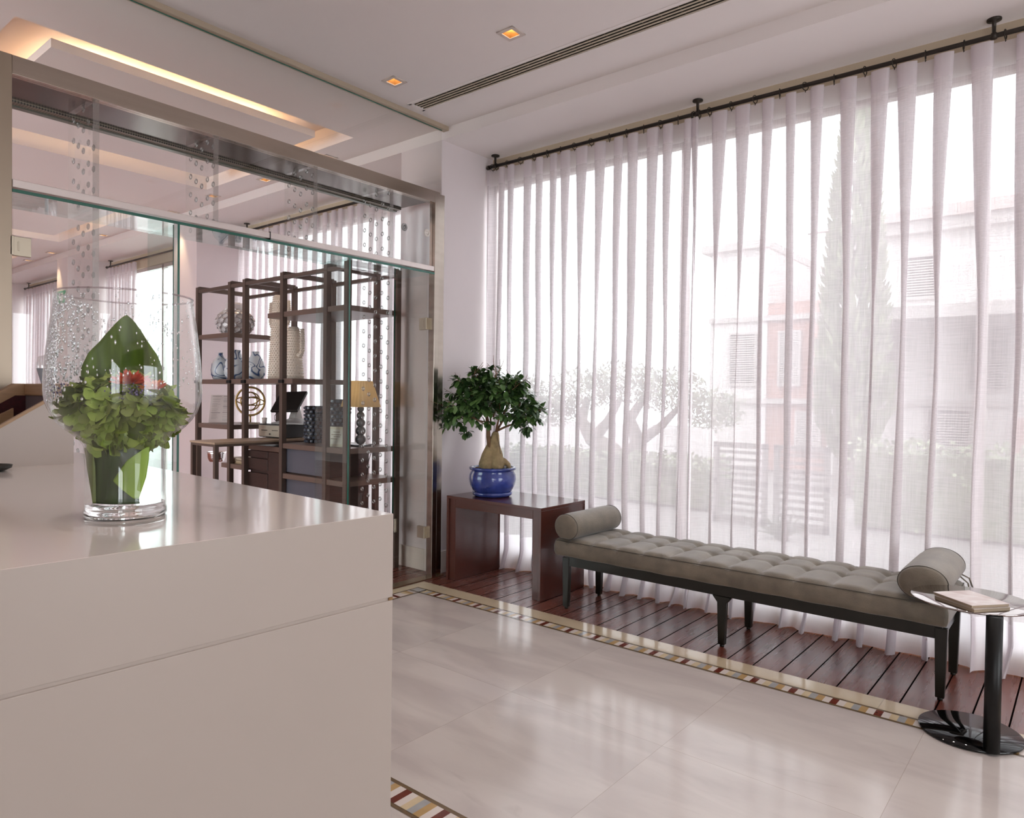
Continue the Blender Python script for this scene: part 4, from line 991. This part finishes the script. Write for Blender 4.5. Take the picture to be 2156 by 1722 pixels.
MB().cyl((0, 0, .016), (0, 0, .085), .007, 10, .01).build('stem', gm, t)
def ringm(R, r, rot, sc=(1, 1, 1)):
    mb = MB(); mt = Matrix.Rotation(rot[0], 3, 'X') @ Matrix.Rotation(rot[2], 3, 'Z') @ Matrix.Rotation(rot[1], 3, 'Y')
    mb.tube([Vector((0, 0, .215)) + mt @ Vector((R*cos(a)*sc[0], 0, R*sin(a)*sc[2])) for a in [2*pi*i/40 for i in range(40)]], r, 8, closed=True); return mb
ringm(.132, .010, (0, 0, 0)).build('outer_ring', gm, t)
for R, rot in ((.125, (1.25, 0, 0)), (.085, (0, 0, .2)), (.085, (0, 0, 1.1)), (.082, (1.2, .3, .4))): ringm(R, .0062, rot).build('inner_ring', gm, t)
t = thing('paper_cup', 'small white cup on the cash drawer', 'cup', (-5.78, 3.50, 1.122))
MB().lathe([(0, 0), (.019, 0), (.024, .055), (.022, .055), (.018, .004), (0, .004)], (0, 0, 0), 18).build('body', pmat('cup_white', '#d8cfc8', .5), t)
# cash drawer and till screen
t = thing('cash_drawer', 'cash drawer with a steel front under the till screen', 'cash drawer', (-5.68, 3.66, 1.0), .13)
MB().box(-.16, -.17, .004, .16, .18, .122).build('case', pmat('drawer_case', '#171615', .5), t, bevel=.002)
MB().box(-.157, -.178, .012, .157, -.17, .112).build('front', pmat('drawer_steel', '#a39b8c', .4, metal=.5, noise_amt=.08, scale=4), t)
MB().box(-.12, -.1795, .065, -.04, -.178, .070).build('slot', M['dark'], t); MB().box(.02, -.1795, .065, .10, -.178, .070).build('slot', M['dark'], t)
MB().cyl((.0, -.186, .035), (0, -.178, .035), .008, 12).build('lock', M['chrome'], t)
t = thing('till_screen', 'tilted black touch screen till on a grey curved base', 'till', (-5.66, 3.70, 1.123), .35)
mb = MB(); mb.prism([(-.16, -.10, .115), (.13, -.10, .125), (.13, .05, .30), (-.16, .05, .29)], (0, .016, -.018)); mb.build('screen', pmat('screen_black', '#2a2624', .35), t, bevel=.004)
mb = MB(); mb.prism([(-.02, -.10, 0), (-.02, -.12, .02), (-.02, -.02, .05), (-.02, .03, .16), (-.02, .06, .19), (-.02, .07, .14), (-.02, .10, .05), (-.02, .2, .02), (-.02, .2, 0)], (.07, 0, 0)); mb.build('arm', pmat('till_grey', '#a9a49f', .4), t, bevel=.01)
mb = MB(); mb.grid(lambda u, v: (-.12 + .34*u, -.13 + .30*v, .012 + .038*sin(pi*u)**.6*sin(pi*v)**.6), 16, 12); mb.box(-.12, -.13, .0, .22, .17, .012); mb.build('base', pmat('till_grey_dark', '#8b8682', .4), t)
MB().tube([(-.10, -.05, .11), (-.14, -.06, .07), (-.12, -.08, .03), (-.05, -.1, .015)], .003, 6).build('cable', M['dark'], t)
# knobbly black vases
def knob(lab, loc, prof, n, seed):
    t = thing('textured_vase', lab, 'vase', loc, 0, 'knobbly black vases'); rk = random.Random(seed)
    mb = MB(); mb.lathe([(0, 0)] + prof + [(prof[-1][0]-.012, prof[-1][1]), (prof[-1][0]-.015, prof[-1][1]-.05), (0, prof[-1][1]-.06)], (0, 0, 0), 28)
    o = mb.build('body', pmat('vase_dark', '#1d1412', .5), t); mb = MB(); H_ = prof[-1][1]; z = .014; k = 0
    while z < H_:
        r = next((r0 + (r1-r0)*(z-z0)/(z1-z0) for (r0, z0), (r1, z1) in zip(prof, prof[1:]) if z0 <= z <= z1), prof[-1][0])
        for j in range(n):
            a = 2*pi*(j + .5*(k % 2) + rk.uniform(-.08, .08))/n; mt = Matrix.Translation((r*cos(a), r*sin(a), z)) @ Matrix.Rotation(a, 4, 'Z') @ Matrix.Rotation(rk.uniform(-.25, .25), 4, 'X')
            w = r*2*pi/n*.40; h = .0125
            vs = [mt @ Vector(p) for p in ((-.004, -w, -h), (-.004, w, -h), (-.004, w*.9, h), (-.004, -w*.9, h))]; vt = [mt @ Vector(p) for p in ((.012, -w*.7, -h*.7), (.012, w*.6, -h*.6), (.014, w*.6, h*.7), (.012, -w*.7, h*.7))]
            A = [mb.b.verts.new(p) for p in vs]; B = [mb.b.verts.new(p) for p in vt]
            mb.b.faces.new(B)
            for q_ in range(4): mb.b.faces.new((A[q_], A[(q_+1) % 4], B[(q_+1) % 4], B[q_]))
        z += .031; k += 1
    mb.build('studs', pmat('stud_blue_black', '#4a515e', .3, spec=.6), o)
knob('black studded cylinder vase at the left end of the cabinet top', (-5.10, 3.56, .985), [(.075, 0), (.078, .05), (.078, .2), (.082, .31)], 13, 1)
knob('wider black studded vase flaring at the top beside the lamp', (-4.79, 3.57, .985), [(.062, 0), (.07, .08), (.078, .18), (.095, .28), (.098, .37)], 14, 2)
# table lamp
t = thing('table_lamp', 'table lamp with a pleated gold shade and a stacked bead base', 'lamp', (-4.50, 3.57, .985))
lb = pmat('lamp_base', '#3a3c3e', .25)
MB().box(-.06, -.06, 0, .06, .06, .014).build('foot', lb, t); mb = MB(); z = .055
for r in (.042, .040, .036, .032, .027, .02): mb.sphere((0, 0, z), r, 16, 10); z += r*1.62
mb.build('base', lb, t)
mb = MB(); n = 60
v0 = [mb.b.verts.new(((.155 + .003*(i % 2))*cos(2*pi*i/n), (.155 + .003*(i % 2))*sin(2*pi*i/n), .315)) for i in range(n)]; v1 = [mb.b.verts.new(((.088 + .003*(i % 2))*cos(2*pi*i/n), (.088 + .003*(i % 2))*sin(2*pi*i/n), .52)) for i in range(n)]
for i in range(n): mb.b.faces.new((v0[i], v0[(i+1) % n], v1[(i+1) % n], v1[i]))
def shade_mat():
    mt, nt, N, L, P = newmat('pleated_gold_silk'); N.remove(P); d = N.new('ShaderNodeBsdfDiffuse'); a = N.new('ShaderNodeBsdfTranslucent'); m1 = N.new('ShaderNodeMixShader')
    d.inputs[0].default_value = hexc('#d6bb8a'); a.inputs[0].default_value = hexc('#e0c190'); m1.inputs[0].default_value = .5
    L.new(d.outputs[0], m1.inputs[1]); L.new(a.outputs[0], m1.inputs[2]); L.new(m1.outputs[0], N['Material Output'].inputs[0]); return mt
mb.build('lamp_shade', shade_mat(), t); MB().sphere((0, 0, .41), .025, 10, 8).build('bulb', emat('lamp_bulb', (1, .84, .6, 1), 7), t)
MB().tube([(.04, .04, .012), (.09, .05, .02), (.12, .03, .005), (.13, -.02, -.1), (.12, -.05, -.30), (.10, -.06, -.42)], .003, 6).tube([(.10, -.06, -.36), (.098, -.06, -.42)], .009, 8).build('cord', M['dark'], t)
t = thing('framed_sign', 'small cream framed notice standing in front of the wide black vase', 'frame', (-4.60, 3.385, .985), .25)
fr_ = pmat('cream_frame', '#cfc4ac', .5); mb = MB()
for (a, b, c, d) in ((-.095, 0, -.075, .155), (.075, 0, .095, .155), (-.095, 0, .095, .02), (-.095, .135, .095, .155)): mb.prism([(a, b*.25, b), (c, b*.25, b), (c, d*.25, d), (a, d*.25, d)], (0, .014, 0))
mb.build('frame', fr_, t); MB().prism([(-.08, .008, .01), (.08, .008, .01), (.08, .042, .145), (-.08, .042, .145)], (0, .004, 0)).build('card', pmat('notice_card', '#d9d3c6', .7), t)
mb = MB()
for z, a, b in ((.112, -.03, .035), (.09, -.045, .05), (.075, -.02, .045), (.058, -.045, .02)): mb.poly(((a, z*.25+.0045, z), (b, z*.25+.0045, z), (b, (z+.005)*.25+.0045, z+.005), (a, (z+.005)*.25+.0045, z+.005)))
mb.build('print', pmat('notice_ink', '#8a7a66', .8), t)
# magazines on the lowest board
for i in range(4):
    t = thing('magazine', ('bottom magazine of the pile on the low shelf beside the cabinet', 'second magazine from the bottom of the pile on the low shelf', 'third magazine from the bottom of the pile on the low shelf', 'topmost magazine of the pile on the low shelf')[i], 'magazine', (-6.0, 3.56, .7555 + i*.0125), (.05, -.08, .1, -.03)[i], 'magazines on the low shelf')
    MB().box(-.15, -.2, 0, .15, .2, .0115).build('pages', pmat('magazine_%d' % i, ('#9c8768', '#b19f84', '#8f7d66', '#c4b7a2')[i], .5), t)
for (x, y, z, lab) in ((-6.86, 3.62, .80, 'chrome wine bucket stand, the left one under the shelving'), (-6.62, 4.0, .815, 'chrome wine bucket stand further back under the shelving')):
    t = thing('bucket_stand', lab, 'stand', (x, y, 0), 0, 'wine bucket stands')
    MB().lathe([(0, 0), (.13, 0), (.13, .01), (.02, .02), (0, .02)], (0, 0, 0), 24).build('base', M['chrome'], t); MB().cyl((0, 0, .02), (0, 0, z-.1), .017, 14).build('pole', M['chrome'], t)
    MB().lathe([(0, z-.1), (.07, z-.1), (.085, z-.06), (.088, z-.02), (.095, z), (.09, z), (.08, z-.06), (0, z-.09)], (0, 0, 0), 28).build('bucket', M['chrome'], t)
# exit sign and the distant uplighter
t = thing('exit_sign', 'green emergency exit sign on the far pier', 'sign', (-12.0, 3.895, 2.80))
MB().box(-.15, -.02, -.09, .15, 0, .09).build('panel', pmat('exit_green', '#2f8a5c', .4, emit=((.05, .45, .2, 1), .12)), t)
mb = MB()
mb.box(.03, -.023, -.06, .11, -.0205, .06).build('door_symbol', pmat('exit_white', '#e6efe8', .5), t)
MB().sphere((-.045, -.022, .045), .013, 10, 6, (1, .15, 1)).prism([(-.075, -.022, .03), (-.03, -.022, .03), (-.02, -.022, -.005), (.01, -.022, -.055), (-.005, -.022, -.06), (-.04, -.022, -.02), (-.08, -.022, -.06), (-.095, -.022, -.055), (-.06, -.022, -.01)], (0, .001, 0)).prism([(-.01, -.022, .012), (.012, -.022, .0), (-.01, -.022, -.012)], (0, .001, 0)).build('running_figure', bpy.data.materials['exit_white'], t)
t = thing('floor_lamp', 'slim standing lamp with a glass dome in the far lounge', 'lamp', (-10.4, 3.2, 0))
MB().lathe([(0, 0), (.14, 0), (.14, .02), (.02, .03), (.02, 1.1), (.05, 1.45), (.11, 1.68), (0, 1.68)], (0, 0, 0), 24).build('pole', pmat('lamp_blue_grey', '#6d7780', .35), t)
MB().lathe([(.11, 1.68), (.11, 1.75), (.085, 1.83), (0, 1.86)], (0, 0, 0), 24).build('lamp_shade', glassmat('dome_glass', (.85, .85, .85, 1), 1.5, .1, .1), t)
# ================================================================ outside the windows
struct(MB().box(-30, YB+.12, -.15, 22, 34, -.03).build('ground', pmat('terrace_paving', '#8a8683', .8, noise_amt=.04, scale=1.5)), 'pale paved terrace outside')
ro = random.Random(77)
gl_ = [pmat('hedge_leaf', '#6c785c', .6, noise_amt=.3, scale=3), pmat('hedge_leaf_b', '#8d9779', .6, noise_amt=.3, scale=3)]
def leafbox(name, lab, cat, x0, x1, y0, y1, z0, z1, n, s=.07, group=None):
    t = thing(name, lab, cat, ((x0+x1)/2, (y0+y1)/2, 0), 0, group); cx, cy = (x0+x1)/2, (y0+y1)/2
    mb = MB()
    for i in range(n):
        p = Vector((ro.uniform(x0, x1)-cx, ro.uniform(y0, y1)-cy, z0 + (z1-z0)*ro.random()**.7 + .06*noise.noise(Vector((i*.1, 0, 0)))))
        d = Vector((ro.uniform(-1, 1), ro.uniform(-1, 1), ro.uniform(-.6, 1))).normalized(); w = d.orthogonal().normalized()*s*.32; mb.mi = ro.randint(0, 1)
        mb.poly((p, p + d*s*.5 + w, p + d*s, p + d*s*.5 - w))
    mb.mi = 0; mb.box(x0-cx+.05, y0-cy+.05, z0, x1-cx-.05, y1-cy-.05, z1-.12); o = mb.build('foliage', gl_, t); o['kind'] = 'stuff'; return t
leafbox('hedge', 'low clipped hedge outside, left part behind the bonsai', 'hedge', -7.2, -3.6, 8.4, 9.0, 0, .62, 4200, .075, 'hedges outside')
leafbox('hedge', 'low clipped hedge outside, right part behind the bench', 'hedge', -2.1, 5, 8.5, 9.1, 0, .95, 6000, .075, 'hedges outside')
t = thing('olive_tree', 'gnarled old olive tree outside behind the left curtain', 'tree', (-5.35, 8.9, 0))
tr = MB(); tr.tube([(.2, 0, 0), (.15, .05, .35), (-.1, 0, .62), (-.45, .05, .78), (-.62, 0, 1.05), (-.58, .1, 1.4)], [.20, .17, .15, .12, .09, .05], 12).tube([(.12, 0, .4), (.3, .1, .75), (.22, 0, 1.1), (.5, 0, 1.5)], [.15, .12, .08, .05], 10).tube([(-.4, 0, .78), (-.15, 0, 1.05), (.0, .1, 1.4)], [.09, .07, .04], 10).tube([(.28, .1, .75), (.7, 0, 1.0), (1.0, .1, 1.35)], [.09, .06, .03], 10)
tr.build('trunk', pmat('olive_bark', '#756b60', .9, noise_amt=.3, scale=8, bump=.6, bscale=12), t)
mb = MB()
for (cx, cy, cz, rx, rz_) in ((-.62, 0, 1.5, .55, .32), (.1, 0, 1.62, .55, .3), (.85, 0, 1.5, .5, .3), (1.4, .1, 1.25, .4, .28), (-1.2, .1, 1.2, .35, .25), (-1.7, 0, 1.45, .35, .3)):
    for i in range(900):
        a = ro.uniform(0, 2*pi); r = sqrt(ro.random()); p = Vector((cx + rx*r*cos(a), cy + rx*r*sin(a)*.8, cz + ro.uniform(-1, 1)*rz_*sqrt(max(0, 1-r*r*.8))))
        d = Vector((ro.uniform(-1, 1), ro.uniform(-1, 1), ro.uniform(-.7, 1))).normalized(); w = d.orthogonal().normalized()*.013; mb.mi = ro.randint(0, 1)
        mb.poly((p, p + d*.04 + w, p + d*.085, p + d*.04 - w))
o = mb.build('foliage', [pmat('olive_leaf_a', '#8f967f', .6), pmat('olive_leaf_b', '#7a846e', .6)], t); o['kind'] = 'stuff'
for k, (x0, x1) in enumerate(((-3.42, -2.80), (-2.72, -2.14))):
    t = thing('louvred_screen', ('left white louvred screen outside behind the curtain', 'right white louvred screen outside behind the curtain')[k], 'screen', ((x0+x1)/2, 7.9, 0), 0, 'louvred screens outside')
    w = (x1-x0)/2; wm = pmat('screen_frame', '#77726e', .6)
    MB().box(-w, -.03, -.03, -w+.05, .03, .9).box(w-.05, -.03, -.03, w, .03, .9).box(-w, -.03, .84, w, .03, .9).box(-w, -.03, .42, w, .03, .48).box(-w, -.03, -.03, w, .03, .06).build('frame', wm, t)
    for i in range(9):
        z = .11 + i*.083
        if abs(z-.45) < .04: continue
        MB().box(-w+.05, -.022, z, w-.05, .03, z+.032).build('slat', wm, t)
t = thing('spiky_plant', 'low spiky palm-like plant outside the window behind the bench', 'plant', (-2.42, 7.3, -.03))
mb = MB()
for i in range(46):
    a = ro.uniform(0, 2*pi); l = ro.uniform(.25, .42); e = ro.uniform(.5, 1.3); d = Vector((cos(a)*cos(e), sin(a)*cos(e), sin(e))); w = d.orthogonal().normalized()*.012
    mb.poly((w*.7, d*l*.5 + w - Vector((0, 0, .01)), d*l - Vector((0, 0, .09*cos(e))), d*l*.5 - w - Vector((0, 0, .01)), -w*.7))
mb.build('fronds', pmat('palm_leaf', '#39452c', .5), t); MB().lathe([(0, 0), (.06, 0), (.05, .10), (0, .12)], (0, 0, 0), 10).build('stem', pmat('palm_stem', '#4c4030', .8), t)
# neighbouring house
hs = thing('house', 'pale house across the terrace with a brick coloured centre and shuttered windows', 'building', (0, 14.0, 0))
pw2 = pmat('house_render', '#d2cecb', .8); br2 = pmat('brick_wall', '#ad8377', .8, noise_amt=.15, scale=6); sh2 = pmat('shutter_white', '#b5afa9', .6); gy = pmat('cornice_grey', '#b3ada9', .7)
MB().box(-6.2, .0, 0, -5.02, 4, 4.4).box(-3.86, .0, 0, 8, 4, 4.3).build('wall', pw2, hs)
MB().box(-5.02, .05, 0, -3.86, 4, 3.3).build('wall', br2, hs, label='brick coloured wall bay'); MB().box(-1.0, -.12, .55, 0.2, .0, 1.15).build('balcony_panel', br2, hs, label='brick coloured parapet')
MB().box(-6.35, -.15, 4.4, -5.0, 4, 4.55).box(-3.9, -.2, 4.3, 8.2, 4, 4.5).build('cornice', gy, hs); MB().box(-6.2, -.1, 1.32, 8, .02, 1.42).box(-6.2, -.08, 2.95, 8, .02, 3.05).build('string_course', gy, hs)
for (x, z, w, h) in ((-5.75, 1.7, .5, 1.0), (-4.75, 1.7, .35, 1.0), (-3.3, 1.6, .55, 1.1), (-1.6, 1.6, .5, 1.1), (-.45, 1.55, .75, 1.3), (1.2, 1.6, .6, 1.1), (-2.2, .45, .6, .8), (-.45, 3.2, .7, .8), (-2.6, 3.2, .5, .7), (-4.4, .45, .4, .7)):
    f = MB().box(x-.04, -.05, z-.04, x, .03, z+h+.04).box(x+w, -.05, z-.04, x+w+.04, .03, z+h+.04).box(x, -.05, z+h, x+w, .03, z+h+.04).box(x, -.05, z-.04, x+w, .03, z).build('window', gy, hs)
    s_ = MB(); k = int(h/.045)
    for i in range(k): s_.box(x, -.04, z + i*.045, x+w, -.005, z + i*.045 + .024)
    s_.build('louvres', sh2, f); MB().box(x, .0, z, x+w, .045, z+h).build('pane', pmat('house_glass', '#e4e6e6', .2), f)
rf = MB(); rf.prism([(-4.2, -.3, 4.5), (8.4, -.3, 4.5), (7.0, 2, 5.25), (-3.0, 2, 5.25)], (0, .1, 0)); rf.build('roof', pmat('roof_tiles', '#8f7d77', .8, noise_amt=.15, scale=10), hs)
MB().box(-3.15, -2.2, 0, -2.85, -1.9, 2.7).build('column', gy, hs); MB().box(-3.4, -2.4, 2.6, 1.5, 0, 2.78).build('porch_roof', gy, hs)
for k, (x, y, h, r) in enumerate(((-2.75, 11.2, 6.2, .55), (3.6, 11.5, 5.6, .8))):
    t = thing('cypress_tree', ('tall cypress outside, seen through the middle of the right curtain', 'cypress outside, farthest right')[k], 'tree', (x, y, 0), 0, 'cypresses outside')
    MB().cyl((0, 0, 0), (0, 0, 1.2), .1, 10).build('trunk', bpy.data.materials['olive_bark'], t); mb = MB()
    for i in range(3200):
        z = .5 + (h-.5)*ro.random(); f = (z-.5)/(h-.5); rr = r*(1-f)**.7*min(1, f*6+.3)*ro.uniform(.55, 1.05); a = ro.uniform(0, 2*pi)
        p = Vector((rr*cos(a), rr*sin(a), z)); d = Vector((cos(a)*.5, sin(a)*.5, 1)).normalized(); w = d.orthogonal().normalized()*.035; mb.mi = ro.randint(0, 1); mb.poly((p, p + d*.12 + w, p + d*.24, p + d*.12 - w))
    o = mb.build('foliage', gl_, t); o['kind'] = 'stuff'
